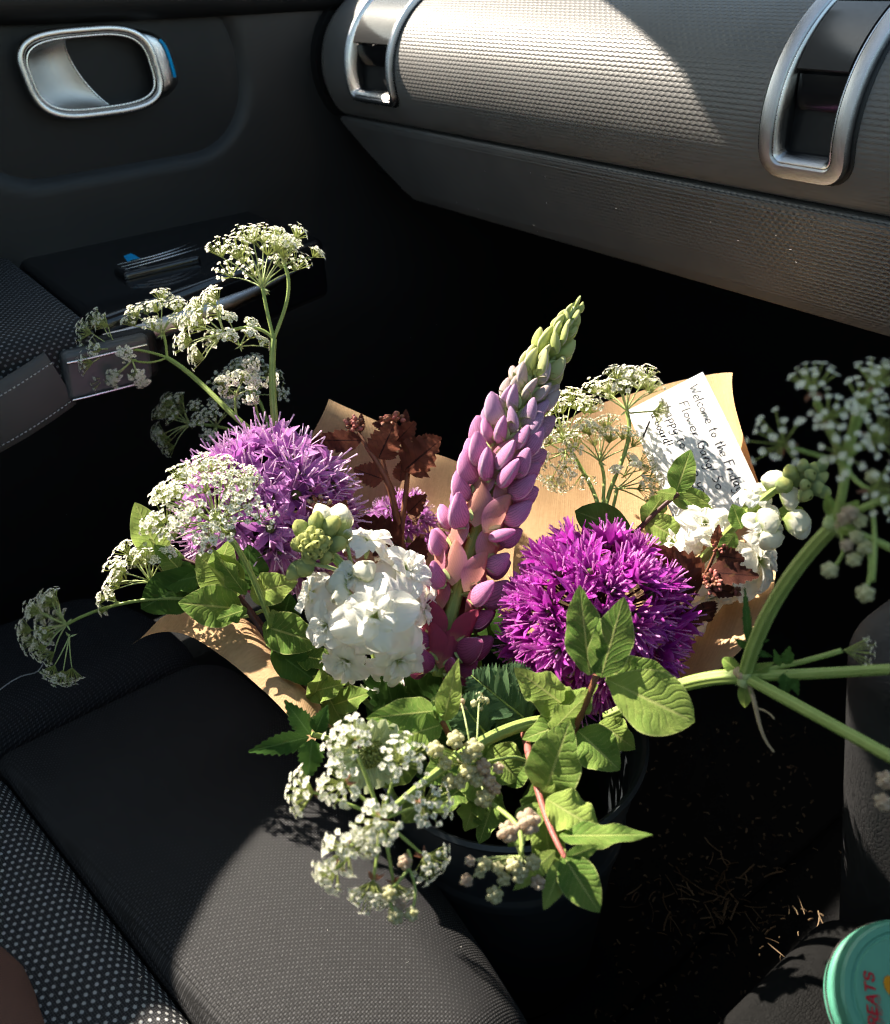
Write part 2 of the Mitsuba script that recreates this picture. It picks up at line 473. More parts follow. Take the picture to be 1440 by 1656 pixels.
def vent(a, b, c, wide):
    key = child(dash, 'vent')
    # the frame: a band that runs up one side, round the bottom and down the other
    w = wide; top = VTOP + 0.02; r = 0.020 if wide > .010 else 0.013
    line, nrm = [], []
    for s in np.linspace(top, c + r, 40): line.append((a, s))
    for q in np.linspace(0, np.pi / 2, 8)[1:]: line.append((a + r - r * math.cos(q), c + r - r * math.sin(q)))
    for x in np.linspace(a + r, b - r, 8)[1:]: line.append((x, c))
    for q in np.linspace(0, np.pi / 2, 8)[1:]: line.append((b - r + r * math.sin(q), c + r - r * math.cos(q)))
    for s in np.linspace(c + r, top, 40)[1:]: line.append((b, s))
    line = np.array(line)
    d = unit(np.gradient(line, axis=0)); inn = np.column_stack([d[:, 1], -d[:, 0]])
    if (inn[10] @ [1, 0]) < 0:
        inn = -inn
    def band(prof2):
        rows = []
        for off_in, off_out in prof2:
            q = line + inn * off_in
            rows.append(dash_pt(q[:, 0], q[:, 1], np.full((len(q), 1), off_out)))
        return np.array(rows)
    pr = band([(0.0, -0.004), (0.0, 0.004), (0.0015, 0.0065), (w * 0.5, 0.0075), (w - 0.0015, 0.0065), (w, 0.004)])
    MB().add(pr, gridf(*pr.shape[:2])).put(key + '__frame', 'm_satin', 35)
    pr = band([(w, 0.005), (w + 0.0008, 0.0052), (w + 0.003, 0.002), (w + 0.0035, -0.006)])
    MB().add(pr, gridf(*pr.shape[:2])).put(key + '__inner_rim', 'm_chrome', 35)
    pr = band([(-0.0035, 0.0004), (-0.002, 0.0012), (0.0, 0.0005)])
    MB().add(pr, gridf(*pr.shape[:2])).put(key + '__seal', 'm_rubber', 35)
    # duct walls and floor behind the opening
    pr = band([(w + 0.002, 0.0), (w + 0.004, -0.055)])
    mbd = MB().add(pr, gridf(*pr.shape[:2]))
    q = np.array([dash_pt(np.array([x]), np.array([s]), np.full((1, 1), -0.054))[0] for s in np.linspace(c, top, 30) for x in (a, b)])
    mbd.add(q, gridf(30, 2))
    mbd.put(key + '__duct', 'm_black', 35)
    # black glass shutter over the upper part, and the dark flap under it
    def plate(s0, s1, off0, off1, name, mat_, inset=0.0):
        n = 20
        s = np.linspace(s0, s1, n)
        xs_ = np.linspace(a + w + .004 + inset, b - w - .004 - inset, 5)
        off = np.linspace(off0, off1, n)
        g = np.array([dash_pt(xs_, np.full(5, s_), np.full((5, 1), o)) for s_, o in zip(s, off)])
        g2 = np.array([dash_pt(xs_, np.full(5, s_), np.full((5, 1), o - .004)) for s_, o in zip(s[:2], off[:2])])
        m_ = MB().add(g, gridf(n, 5))
        m_.add(np.array([g[0], g2[0]]), gridf(2, 5))
        m_.put(key + '__' + name, mat_, 35)
    h0 = c + w
    span = 0.158 if wide > .010 else 0.142
    plate(h0 + span * 0.405, h0 + span * 0.405 + .055, 0.003, 0.004, 'glass_cover', 'm_glass_black')
    plate(h0 + span * 0.405 + .0565, top, 0.004, 0.004, 'upper_cover', 'm_glass_black')
    plate(h0 + span * 0.235, h0 + span * 0.395, -0.012, -0.003, 'flap', 'm_gloss', 0.001)
    for k in range(2):
        s_ = h0 + span * (0.06 + 0.09 * k)
        xs_ = np.linspace(a + w + .004, b - w - .004, 5)
        g = np.array([dash_pt(xs_, np.full(5, s_), np.full((5, 1), o)) for o in (-0.020, -0.035)])
        m_ = MB()
        for sh in (0, .0018):
            m_.add(g + [0, 0, sh], gridf(2, 5))
        m_.add(np.array([g[0], g[0] + [0, 0, .0018]]), gridf(2, 5))
        m_.put(key + '__louvre' + (f'_{k:03d}' if k else ''), 'm_black', False)
    m_ = MB()
    xm_ = (a + b) / 2 + .003
    g = [dash_pt(np.array([xm_]), np.array([h0 + span * t_]), np.full((1, 1), -0.018))[0] for t_ in (.13, .17, .21)]
    tube(m_, curve(g, 5), 0.0025, sides=6)
    m_.put(key + '__slide_knob', 'm_gloss')
    return key


vent(*VENT[0], 0.0078)
vent(*VENT[1], 0.0128)
labels[dash + '__glovebox_lid'] = {'label': 'shaded lower panel of the dashboard under the crease line'}
labels[dash + '__vent'] = {'label': 'small far air vent at the left end'}
labels[dash + '__vent_001'] = {'label': 'large near air vent at the right'}

# specks of dust on the lid and the seat
mb = MB()
for k in range(34):
    if k < 16:
        px_, py_ = rng.uniform(660, 1400), 0
        y0_ = 200 + .198 * (px_ - 520); py_ = rng.uniform(y0_ + 12, y0_ + 110)
        c_ = on(px_, py_, 1, .662); c_ = c_ + unit(CAM - c_) * .012
    else:
        c_ = on(rng.uniform(120, 760), rng.uniform(1180, 1600), 2, .277)
    d_ = unit(rng.normal(0, 1, 3) * [1, 1, .3]); L_ = rng.uniform(.0003, .0009)
    tube(mb, np.array([c_ - d_ * L_, c_ + d_ * L_]), .0002, sides=4, uid=0.5)
mb.put('dust_specks', 'm_thread', False)
labels['dust_specks'] = {'label': 'tiny pale dust specks on the glovebox lid and the seat fabric', 'category': 'dust', 'kind': 'stuff'}

# ------------------------------------------------------------------ passenger door
door = thing('passenger_door', 'black car door with chrome oval handle, dotted armrest and grey pull strap', 'car door')
DX = -1.14
yy, zz_ = np.meshgrid(np.linspace(-0.55, 1.16, 176), np.linspace(0.02, 0.84, 100), indexing='ij')
HC = np.array([0.362, 0.755])


def sdf_round(y, z, cy, cz, hy, hz, r):
    a, b = np.abs(y - cy) - hy + r, np.abs(z - cz) - hz + r
    return np.hypot(np.maximum(a, 0), np.maximum(b, 0)) + np.minimum(np.maximum(a, b), 0) - r


def sm(a, b, x):
    t = np.clip((x - a) / (b - a), 0, 1)
    return t * t * (3 - 2 * t)


hsd = sdf_round(yy, zz_, 0.365, 0.752, 0.105, 0.054, 0.05)
big = sdf_round(yy, zz_, 0.355, 0.745, 0.175, 0.095, 0.085)
xx = DX + 0.020 * (1 - sm(-0.01, 0.02, -big)) - 0.012 - 0.045 * sm(-0.001, 0.010, -hsd)
xx = xx + 0.02 * sm(0.80, 0.84, zz_) + 0.05 * sm(0.56, 0.40, zz_) * sm(0.28, 0.40, zz_ * 0 + 0.34)
MB().add(np.stack([xx, yy, zz_], -1), gridf(*yy.shape)).part(door, 'inner_panel', 'm_door')
# the rail under the window, higher towards the back
mb = MB()
rail = [[DX + .005, 1.16, 0.81], [DX + .005, 1.0, 0.815], [DX + .005, 0.6, 0.822], [DX + .005, 0.25, 0.835], [DX + .005, 0.03, 0.858], [DX + .005, -0.17, 0.925], [DX + .01, -0.40, 1.03]]
tube(mb, curve(rail, 20), 0.026, sides=10)
mb.add([[DX + .0, y, z] for y, z in ((1.16, .815), (.6, .822), (.25, .835), (.03, .858), (-.17, .925), (-.55, 1.06))] + [[DX + .0, y, 0.6] for y in (1.16, .6, .25, .03, -.17, -.55)], [[i, i + 1, i + 7, i + 6] for i in range(5)])
mb.part(door, 'window_rail', 'm_black', 40)
mb = MB()
tube(mb, curve([[DX + .02, 1.02, 0.83], [-1.10, 0.78, 1.03], [-1.06, 0.595, 1.205], [-1.045, 0.51, 1.282], [-1.05, -.6, 1.282]], 24), 0.022, sides=8)
mb.part(door, 'window_frame', 'm_black')

# handle: dark dish, chrome ring, chrome pull with a blue film strip, cupped lever
hk = child(door, 'handle')


def ring_line(cy, cz, hy, hz, n=72, e=3.4, skew=0.0):
    t = np.arange(n) * 2 * np.pi / n
    c, s = np.cos(t), np.sin(t)
    y = np.sign(c) * np.abs(c) ** (2 / e) * hy; z = np.sign(s) * np.abs(s) ** (2 / e) * hz
    return np.column_stack([cy + y + skew * z, cz + z])


RY, RZ = 0.3425, 0.757
ln = ring_line(RY, RZ, 0.0735, 0.0425, skew=-0.12)
mb = MB()
pts = np.column_stack([np.full(len(ln), DX + 0.022), ln])
pts = np.vstack([pts, pts[:1]])
tube(mb, pts, 0.0042, sides=10, caps=False, side=[1, 0, 0])
mb.put(hk + '__ring', 'm_chrome')
mb = MB()
ln2 = ring_line(RY, RZ, 0.0675, 0.0365, skew=-0.12)
pts = np.vstack([np.column_stack([np.full(len(ln2), DX + 0.021), ln2])] * 1); pts = np.vstack([pts, pts[:1]])
tube(mb, pts, 0.0016, sides=8, caps=False, side=[1, 0, 0])
mb.put(hk + '__inner_lip', 'm_chrome')
n, m = 24, 16
g = np.zeros((n, m, 3))
for i, a in enumerate(np.linspace(-1, 1, n)):
    z = RZ + a * 0.041
    y0 = RY + 0.0735 * (1 - abs(a) ** 3.4) ** (1 / 3.4) - 0.12 * a * 0.0425
    y1 = y0 + 0.031 * (1 - abs(a) ** 4) ** 0.25
    for j, b in enumerate(np.linspace(0, 1, m)):
        g[i, j] = [DX + 0.021 - 0.024 * (1 - math.cos(b * np.pi / 2)), y0 + (y1 - y0) * math.sin(b * np.pi / 2), z]
MB().add(g, gridf(n, m)).put(hk + '__pull', 'm_chrome')
st = []
for t in np.linspace(0, 1, 8):
    a = 0.62 - 1.0 * t
    z = RZ + a * 0.041
    y0 = RY + 0.0735 * (1 - abs(a) ** 3.4) ** (1 / 3.4) - 0.12 * a * 0.0425
    row = []
    for b in (0.40, 0.54):
        y1 = y0 + 0.031 * (1 - abs(a) ** 4) ** 0.25
        row.append([DX + 0.0222 - 0.024 * (1 - math.cos(b * np.pi / 2)), y0 + (y1 - y0) * math.sin(b * np.pi / 2) + .0006, z])
    st.append(row)
MB().add(np.array(st), gridf(8, 2)).put(hk + '__film_strip', 'm_blue')
labels[hk + '__film_strip'] = {'label': 'narrow blue strip of protective film'}
g = np.zeros((20, 12, 3))
for i, a in enumerate(np.linspace(-0.98, 0.98, 20)):
    z = RZ + a * 0.036
    yl = RY - 0.066 * (1 - abs(a) ** 3.4) ** (1 / 3.4) - 0.12 * a * 0.0365
    yr = RY - 0.013 + 0.008 * (a * a) - 0.016 * a
    for j, b in enumerate(np.linspace(0, 1, 12)):
        g[i, j] = [DX + 0.0195 - 0.016 * math.sin(b * 2.2) * (1 - 0.8 * a ** 4), yl + (yr - yl) * b, z]
MB().add(g, gridf(20, 12)).put(hk + '__lever', 'm_lever')
mb = MB()
tube(mb, g[:, -1], 0.0012, sides=6)
mb.put(hk + '__lever_edge', 'm_chrome')
g = np.array([[[DX - 0.034 + 0.012 * ((2 * i / 11 - 1) ** 2) ** 2, RY - .09 + .215 * j / 11, RZ - .055 + .11 * i / 11] for j in range(12)] for i in range(12)])
MB().add(g, gridf(12, 12)).put(hk + '__dish', 'm_gloss')

# armrest, switch panel, strap
za = on(65, 413, 0, DX + .03)[2]
pA = on(150, 515, 2, za)
hx = (pA[0] - DX + .04) / 2
v, f = rbox([DX - .03 + hx, pA[1] - .25, za - .035], [hx, .25, .038], 0.022, 6)
v[:, 1] += np.where(v[:, 1] > pA[1] - .1, -0.0 * v[:, 0], 0)
MB().add(v, f).part(door, 'armrest', 'm_arm', 50)
v, f = rbox([DX - .04 + hx, pA[1] + .157, za - .042], [hx - .008, .155, .036], 0.012, 5)
v[:, 2] -= 0.05 * np.clip(v[:, 1] - pA[1] - .05, 0, 1) * 0
v[:, 0] -= np.clip(v[:, 1] - pA[1], 0, 1) ** 2 * 0.9 * (v[:, 0] > DX + .02)
MB().add(v, f).part(door, 'switch_panel', 'm_gloss', 50)
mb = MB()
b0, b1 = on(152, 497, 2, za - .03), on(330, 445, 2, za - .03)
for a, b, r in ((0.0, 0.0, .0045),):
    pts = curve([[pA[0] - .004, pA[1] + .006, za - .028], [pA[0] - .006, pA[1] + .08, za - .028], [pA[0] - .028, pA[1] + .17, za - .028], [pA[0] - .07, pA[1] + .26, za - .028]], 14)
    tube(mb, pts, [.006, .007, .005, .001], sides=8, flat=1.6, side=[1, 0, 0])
mb.part(door, 'edge_reflection', 'm_satin')  # satin strip stands in for the reflection along the glossy panel edge
sw = child(door, 'window_switch')
ps = on(225, 425, 2, za + .004)
mb = MB()
for k in range(3):
    c = curve([ps + [.012 - .02 * k * .6, -.02, 0], ps + [.02 - .012 * k, .02 + .01 * k, .004], ps + [.0 - .015 * k, .075, .001]], 10)
    tube(mb, c, [.0004, .0011, .0003], sides=6)
mb.put(sw + '__edges', 'm_satin')
v, f = rbox([ps[0], ps[1] + .02, za - .004], [.018, .045, .006], .005, 4)
MB().add(v, f).put(sw + '__rocker', 'm_gloss', 50)
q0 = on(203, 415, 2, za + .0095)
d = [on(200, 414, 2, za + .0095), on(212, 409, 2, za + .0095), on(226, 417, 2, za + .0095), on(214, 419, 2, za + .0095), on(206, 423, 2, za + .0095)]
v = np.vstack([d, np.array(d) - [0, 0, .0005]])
MB().add(v, [[0, 1, 2], [0, 2, 3], [0, 3, 4], [0, 5, 6], [0, 6, 1], [1, 6, 7], [1, 7, 2], [2, 7, 8], [2, 8, 3], [3, 8, 9], [3, 9, 4]]).put(sw + '__blue_reflection', 'm_blue', False)  # blue patch stands in for a reflection on the glossy switch
# strap: a leather band in front of the door, and its metal clasp
xs0 = pA[0] + .010
st0, st1 = on(-130, 735, 0, xs0), on(98, 612, 0, xs0)
mid = [st0 + (st1 - st0) * t + np.array([0.012 * math.sin(t * 3.14), 0, 0]) for t in np.linspace(0, 1, 16)]
up_ = unit(np.cross([1, 0, 0], st1 - st0)); up_ = up_ if up_[2] > 0 else -up_
mb = MB()
hw, th = 0.030, 0.006
cs = [(-hw, 0), (-hw * .93, th * .6), (-hw * .6, th), (0, th * 1.15), (hw * .6, th), (hw * .93, th * .6), (hw, 0), (hw * .9, -th), (-hw * .9, -th)]
g = np.array([[m_ + up_ * a + np.array([b, 0, 0]) for a, b in cs] for m_ in mid])
mb.add(g, gridf(16, len(cs), True))
mb.part(door, 'pull_strap', 'm_strap', 60)
mb = MB()
for off in (-.72, .66):
    L_ = curve([m_ + up_ * hw * off + np.array([th * 1.02, 0, 0]) for m_ in mid], 64)
    for k in range(0, 63, 1):
        if k % 2 == 0:
            tube(mb, np.array([L_[k], (L_[k] + L_[k + 1]) / 2 + [.0006, 0, 0], L_[k + 1]]), .0006, sides=4)
mb.part(door, 'stitching', 'm_thread', False)
labels[door + '__stitching'] = {'label': 'pale stitches along both edges of the pull strap', 'kind': 'stuff'}
ck = child(door, 'strap_clasp')
cpx = [(97, 570), (237, 538), (247, 612), (108, 648)]
cor = np.array([on(*q, 0, xs0 + .004) for q in cpx])
cen = cor.mean(0)
ey = (cor[1] - cor[0] + cor[2] - cor[3]) / 4; ez = (cor[0] - cor[3] + cor[1] - cor[2]) / 4
v, f = rbox([0, 0, 0], [0.010, np.linalg.norm(ey), np.linalg.norm(ez)], 0.006, 5)
M_ = np.column_stack([[1, 0, 0], unit(ey), unit(ez)])
MB().add(v @ M_.T + cen - [.004, 0, 0], f).put(ck + '__plate', 'm_clasp', 50)
mb = MB()
lo = np.linalg.norm(ey) * .97, np.linalg.norm(ez)
for zf in (0.62, -0.93):
    pts = np.array([[0.0072, -lo[0] * .95, lo[1] * zf], [0.0076, 0, lo[1] * zf], [0.0072, lo[0] * .93, lo[1] * zf]])
    tube(mb, curve(pts, 8) @ M_.T + cen, .0014, sides=6)
mb.put(ck + '__bright_edge', 'm_chrome')
v, f = rbox([0, 0, 0], [0.012, np.linalg.norm(ey) * 1.12, np.linalg.norm(ez) * 1.08], 0.010, 4)
MB().add(v @ M_.T + cen - [.012, -.006, 0], f).put(ck + '__socket', 'm_black', 50)

# ------------------------------------------------------------------ passenger seat
seat = thing('car_seat', 'black passenger seat with plain woven front cushion and white dotted insert', 'car seat')
SZ = 0.262


def seat_block(x0, x1, yb, yf, zc, crown, rfront, rside, name, mat_, nx=60, ny=50):
    """One padded piece of the seat: yb(x), yf(x) its back and front edge."""
    sx = np.linspace(0, 1, nx); sy = np.linspace(0, 1, ny)
    def warp(s):
        return 0.5 - 0.5 * np.cos(np.pi * s)
    X, Y = np.meshgrid(x0 + (x1 - x0) * warp(sx), warp(sy), indexing='ij')
    yb_, yf_ = yb(X), yf(X)
    Yw = yb_ + (yf_ - yb_) * Y
    def drop(d, r):
        d = np.clip(d, 0, r)
        return r - np.sqrt(np.maximum(r * r - (r - d) ** 2, 0))
    ex = np.minimum(X - x0, x1 - X)
    Z = zc(X, Yw) + crown * (1 - ((X - (x0 + x1) / 2) / ((x1 - x0) / 2)) ** 2) * np.sin(np.pi * np.clip(Y, 0, 1)) - drop(yf_ - Yw, rfront) - drop(Yw - yb_, .018) * .9 - drop(ex, rside)
    n_, m_ = X.shape
    top = np.stack([X, Yw, Z], -1)
    mbk = MB().add(top, gridf(n_, m_))
    rim = np.concatenate([np.arange(m_), np.arange(1, n_) * m_ + m_ - 1, (n_ - 1) * m_ + np.arange(m_ - 2, -1, -1), np.arange(n_ - 2, 0, -1) * m_])
    e = top.reshape(-1, 3)[rim]
    lowr = e.copy(); lowr[:, 2] = 0.05
    k_ = len(rim); j = np.arange(k_); q = (j + 1) % k_
    mbk.add(np.vstack([e, lowr]), np.stack([j, q, q + k_, j + k_], 1))
    mbk.part(seat, name, mat_, 50)


yd = lambda x: -0.02 + (x + .683) * (0.049 / .323)
seat_block(-.722, -.205, yd, lambda x: 0.236 - 0.35 * (x + .46) ** 2, lambda x, y: SZ + 0 * x, .012, .060, .045, 'front_cushion', 'm_fabric', 80, 60)
seat_block(-.70, -.225, lambda x: -0.42 + 0 * x, lambda x: yd(x) - .001, lambda x, y: SZ - .004 + .0 * y, .012, .022, .03, 'dotted_insert', 'm_dots', 50, 50)
seat_block(-.925, -.724, lambda x: -.45 + 0 * x, lambda x: 0.190 - 2.2 * (x + .76) ** 2, lambda x, y: SZ - .004 + .02 * sm(.1, -.3, y), .010, .05, .05, 'side_bolster', 'm_fabric', 40, 60)
v, f = rbox([-.52, -.46, .44], [.25, .07, .40], .06, 6)
v[:, 1] -= (v[:, 2] - .2) * .35
MB().add(v, f).part(seat, 'backrest', 'm_fabric', 60)
mb = MB()
ptube(mb, [(-60, 1150, .86), (10, 1108, .852), (40, 1092, .855), (62, 1085, .85), (75, 1062, .852), (82, 1048, .853)], 24, .0006, sides=5)
hair = mb.put('loose_thread', 'm_thread')
labels[hair] = {'label': 'pale curled thread lying on the shaded side bolster of the seat', 'category': 'thread'}


def c_brown(p, n, uv):
    return mix((0.10, 0.045, 0.032), (0.17, 0.085, 0.06), weave(p, 0.0022)[0])


scene['m_brown'] = bumped(h_fabric, 0.0004, principled(proc(c_brown), 0.8, specular=0.2, sheen=0.3))
mb = MB()
cb = on(-72, 1712, 2, SZ + .015)
n, m = 26, 26
g = np.zeros((n, m, 3))
for i, a in enumerate(np.linspace(0, np.pi, n)):
    for j, b in enumerate(np.linspace(0, 2 * np.pi, m)):
        d = np.array([math.sin(a) * math.cos(b), math.sin(a) * math.sin(b), math.cos(a)])
        g[i, j] = cb + d * np.array([.085, .055, .03]) * (1 + .05 * math.sin(5 * b + 2 * a) * math.sin(a))
mb.add(g, gridf(n, m))
labels[mb.put('brown_cloth', 'm_brown')] = {'label': 'edge of reddish brown cloth on the dotted seat insert', 'category': 'cloth'}

# ------------------------------------------------------------------ centre console
con = thing('centre_console', 'black leather grained console beside the footwell, with the tin lying on it', 'centre console')
v, f = rbox([0.02, .60, .245], [.215, .185, .27], .045, 8)
v[:, 1] += 0.10 * np.clip(.52 - v[:, 2], 0, 1) * (v[:, 1] < .55)
v[:, 0] += 0.06 * sm(.46, .2, v[:, 2]) * (v[:, 0] < 0)
MB().add(v, f).part(con, 'knee_pad', 'm_leather', 60)
v, f = rbox([0.03, -.05, .145], [.172, .47, .155], .03, 6)
MB().add(v, f).part(con, 'tray', 'm_leather_shaded', 60)


# ------------------------------------------------------------------ plant materials: uv.x = id + position along the piece
def split(uv):
    i = dr.floor(uv.x)
    return i, uv.x - i


def leafy(dark, light, edge, rib, nv=11.0, tint=None):
    def fn(p, n, uv):
        i, t = split(uv)
        v = dr.abs(uv.y - 0.5) * 2
        r = cell_rand(i, 3)
        c = mix(dark, light, dr.clip(r * 0.8 + 1.1 * fbm(p.x * 75, p.y * 75, p.z * 75) - 0.45, 0, 1))
        w = t * nv - v * 2.2 + 0.9 * noise(t * 5 + i, v * 3)
        w = w - dr.floor(w)
        vein = (1 - smoothstep(0.0, 0.13, dr.minimum(w, 1 - w))) * (1 - smoothstep(0.75, 0.95, v)) * 0.22
        fine = noise(t * 95 + i, v * 22) * 0.16 * 0.6
        mid = 1 - smoothstep(0.02, 0.075, v)
        c = mix(c, rib, dr.clip(dr.maximum(vein * 1.4, mid * 0.9) + fine * 1.4, 0, 1))
        c = mix(c, edge, smoothstep(0.90, 0.985, v) * 0.8)
        spot = smoothstep(0.80, 0.86, noise(p.x * 260, p.y * 260, p.z * 260)) * 0.16
        return mix(c, (0.16, 0.12, 0.04), spot)
    return fn


def thin(col, rough=0.5, trans=0.6, **kw):
    return {'type': 'principledthin', 'base_color': col if 'type' in col and col['type'] == 'proc' else col, 'roughness': rough, 'diff_trans': trans, **kw}


def h_leaf(p, n, uv):
    i, t = split(uv)
    v = dr.abs(uv.y - 0.5) * 2
    w = t * 11.0 - v * 2.2 + 0.9 * noise(t * 5 + i, v * 3)
    w = w - dr.floor(w)
    groove = smoothstep(0.0, 0.22, dr.minimum(w, 1 - w)) * smoothstep(0.0, 0.12, v)
    return groove + 0.6 * noise(p.x * 330, p.y * 330, p.z * 330) + 0.3 * noise(p.x * 900, p.y * 900, p.z * 900)


def relief(scale, inner):
    return {'type': 'bumpmap', 'arbitrary': proc(h_leaf, 4e-4), 'scale': scale, 'bsdf': inner}


scene['p_leaf'] = relief(0.00032, thin(proc(leafy((0.10, 0.20, 0.038), (0.31, 0.41, 0.095), (0.42, 0.47, 0.18), (0.42, 0.47, 0.16))), 0.34, 0.85, eta=1.45))
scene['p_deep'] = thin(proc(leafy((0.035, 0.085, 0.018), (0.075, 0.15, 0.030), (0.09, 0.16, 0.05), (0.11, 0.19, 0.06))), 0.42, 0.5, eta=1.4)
scene['p_wine'] = thin(proc(leafy((0.070, 0.028, 0.022), (0.20, 0.072, 0.042), (0.15, 0.06, 0.04), (0.030, 0.014, 0.014), 8.0)), 0.36, 0.5, eta=1.45)
scene['p_fern'] = thin(proc(leafy((0.05, 0.10, 0.045), (0.11, 0.19, 0.085), (0.13, 0.2, 0.1), (0.13, 0.2, 0.1))), 0.5, 0.4)


def c_stem(p, n, uv):
    # id 0 green, 1 dark brown red, 2 red, 3 pale green, 4 tan root, 5 brown
    i, t = split(uv)
    rib = smoothstep(0.25, 0.75, 0.5 + 0.5 * dr.sin(uv.y * 6.2832 * 6))
    g = mix((0.19, 0.27, 0.055), (0.32, 0.40, 0.12), 0.55 * rib + 0.45 * fbm(p.x * 120, p.y * 120, p.z * 120))
    c = dr.select(i < 0.5, g, mix((0.045, 0.016, 0.014), (0.10, 0.04, 0.03), fbm(p.x * 200, p.y * 200, p.z * 200)))
    c = dr.select(i > 1.5, mix((0.26, 0.06, 0.06), (0.36, 0.14, 0.10), fbm(p.x * 200, p.y * 200, p.z * 200)), c)
    c = dr.select(i > 2.5, mix((0.30, 0.38, 0.12), (0.42, 0.47, 0.22), fbm(p.x * 150, p.y * 150, p.z * 150)), c)
    c = dr.select(i > 3.5, mix((0.34, 0.24, 0.13), (0.48, 0.37, 0.23), fbm(p.x * 150, p.y * 150, p.z * 150)), c)
    return dr.select(i > 4.5, mix((0.14, 0.055, 0.03), (0.22, 0.09, 0.045), fbm(p.x * 150, p.y * 150, p.z * 150)), c)


scene['p_stem'] = two(principled(proc(c_stem), 0.5, specular=0.35))


def c_parsley(p, n, uv):
    # id 0 petal, 1 green middle and stalk, 2 cream bud, 3 pink tinged bud
    i, t = split(uv)
    c = mix((0.66, 0.66, 0.42), (0.89, 0.88, 0.76), smoothstep(0.0, 0.5, t))
    c = dr.select(i > 0.5, mix((0.30, 0.36, 0.10), (0.46, 0.50, 0.20), noise(p.x * 900, p.y * 900, p.z * 900)), c)
    c = dr.select(i > 1.5, mix((0.55, 0.54, 0.28), (0.74, 0.71, 0.48), noise(p.x * 500, p.y * 500, p.z * 500)), c)
    return dr.select(i > 2.5, mix((0.55, 0.40, 0.30), (0.68, 0.60, 0.44), noise(p.x * 500, p.y * 500, p.z * 500)), c)


scene['p_parsley'] = thin(proc(c_parsley), 0.6, 0.95)


def allium_col(a, b, tip, stamen):
    def fn(p, n, uv):
        # id 0..4 tepals of five tones, 6 ovary, 7 stalk, 8 stamen
        i, t = split(uv)
        line = 1 - smoothstep(0.03, 0.12, dr.abs(uv.y - 0.5))
        c = mix(mix(a, b, i * 0.25), tip, smoothstep(0.5, 1.0, t) * 0.5)
        c = mix(c, a, line * 0.5)
        c = dr.select(i > 5.5, mix((0.10, 0.14, 0.05), (0.22, 0.28, 0.10), noise(p.x * 900, p.y * 900, p.z * 900)), c)
        c = dr.select(i > 6.5, mix((0.10, 0.035, 0.06), (0.16, 0.10, 0.06), t), c)
        return dr.select(i > 7.5, mix(a, stamen, smoothstep(0.1, 0.6, t)), c)
    return fn


scene['p_allium'] = thin(proc(allium_col((0.30, 0.014, 0.27), (0.56, 0.055, 0.52), (0.66, 0.20, 0.62), (0.72, 0.32, 0.66))), 0.42, 0.75)
scene['p_allium_pale'] = thin(proc(allium_col((0.38, 0.11, 0.40), (0.62, 0.27, 0.63), (0.70, 0.42, 0.70), (0.78, 0.60, 0.76))), 0.42, 0.75)


def c_lupin(p, n, uv):
    # id 0..15 position up the spike; uv.y across
    i, t = split(uv)
    k = i / 15.0
    v = dr.abs(uv.y - 0.5) * 2
    low = mix((0.30, 0.06, 0.15), (0.38, 0.10, 0.22), t)
    midc = mix((0.56, 0.23, 0.37), (0.58, 0.25, 0.47), t)
    hi = mix((0.58, 0.56, 0.40), (0.50, 0.31, 0.47), smoothstep(0.1, 0.65, t))
    top = mix((0.36, 0.44, 0.11), (0.58, 0.60, 0.25), t)
    c = mix(low, midc, smoothstep(0.10, 0.24, k))
    c = mix(c, hi, smoothstep(0.50, 0.62, k))
    c = mix(c, top, smoothstep(0.66, 0.84, k))
    w = uv.y * 30 + 1.2 * noise(t * 6, uv.y * 9)
    w = w - dr.floor(w)
    c = c * (1 - 0.34 * smoothstep(0.20, 0.5, dr.abs(w - 0.5)) * (1 - smoothstep(0.6, 0.8, k)))
    keel = 1 - smoothstep(0.01, 0.05, dr.abs(dr.abs(uv.y - 0.5) - 0.25))
    return mix(c, (0.70, 0.56, 0.64), keel * 0.75 * smoothstep(0.1, 0.5, t))


def c_banner(p, n, uv):
    i, t = split(uv)
    k = i / 15.0
    v = dr.abs(uv.y - 0.5) * 2
    c = mix((0.62, 0.30, 0.24), (0.60, 0.26, 0.36), smoothstep(0.3, 1.0, v))
    c = mix((0.34, 0.06, 0.11), c, smoothstep(0.08, 0.24, k))
    w = uv.y * 26 + 0.6 * noise(t * 6, uv.y * 9)
    w = w - dr.floor(w)
    return mix(c, (0.70, 0.46, 0.22), 0.5 * (1 - smoothstep(0.0, 0.35, t))) * (1 - 0.15 * smoothstep(0.25, 0.5, dr.abs(w - 0.5)))


scene['p_lupin'] = thin(proc(c_lupin), 0.48, 0.55)
scene['p_banner'] = thin(proc(c_banner), 0.5, 0.8)


def c_stock(p, n, uv):
    # id 0 petal, 1 green bud, 2 half open bud
    i, t = split(uv)
    vein = noise(uv.y * 40, t * 3)
    c = mix((0.42, 0.50, 0.16), (0.90, 0.885, 0.81), smoothstep(0.06, 0.46, t + 0.08 * vein))
    g = mix((0.20, 0.27, 0.10), (0.36, 0.42, 0.20), noise(p.x * 300, p.y * 300, p.z * 300))
    g = mix(g, (0.62, 0.62, 0.22), smoothstep(0.55, 0.8, t) * 0.7)
    c = dr.select(i > 0.5, g, c)
    return dr.select(i > 1.5, mix((0.36, 0.44, 0.16), (0.82, 0.80, 0.66), smoothstep(0.25, 0.6, t + 0.2 * vein)), c)


scene['p_stock'] = thin(proc(c_stock), 0.5, 0.75)


def c_paper(p, n, uv):
    a = fbm(uv.x * 40, uv.y * 900, 3) * 0.55 + fbm(p.x * 500, p.y * 500, p.z * 500) * 0.45
    return mix((0.40, 0.245, 0.125), (0.60, 0.41, 0.235), a)


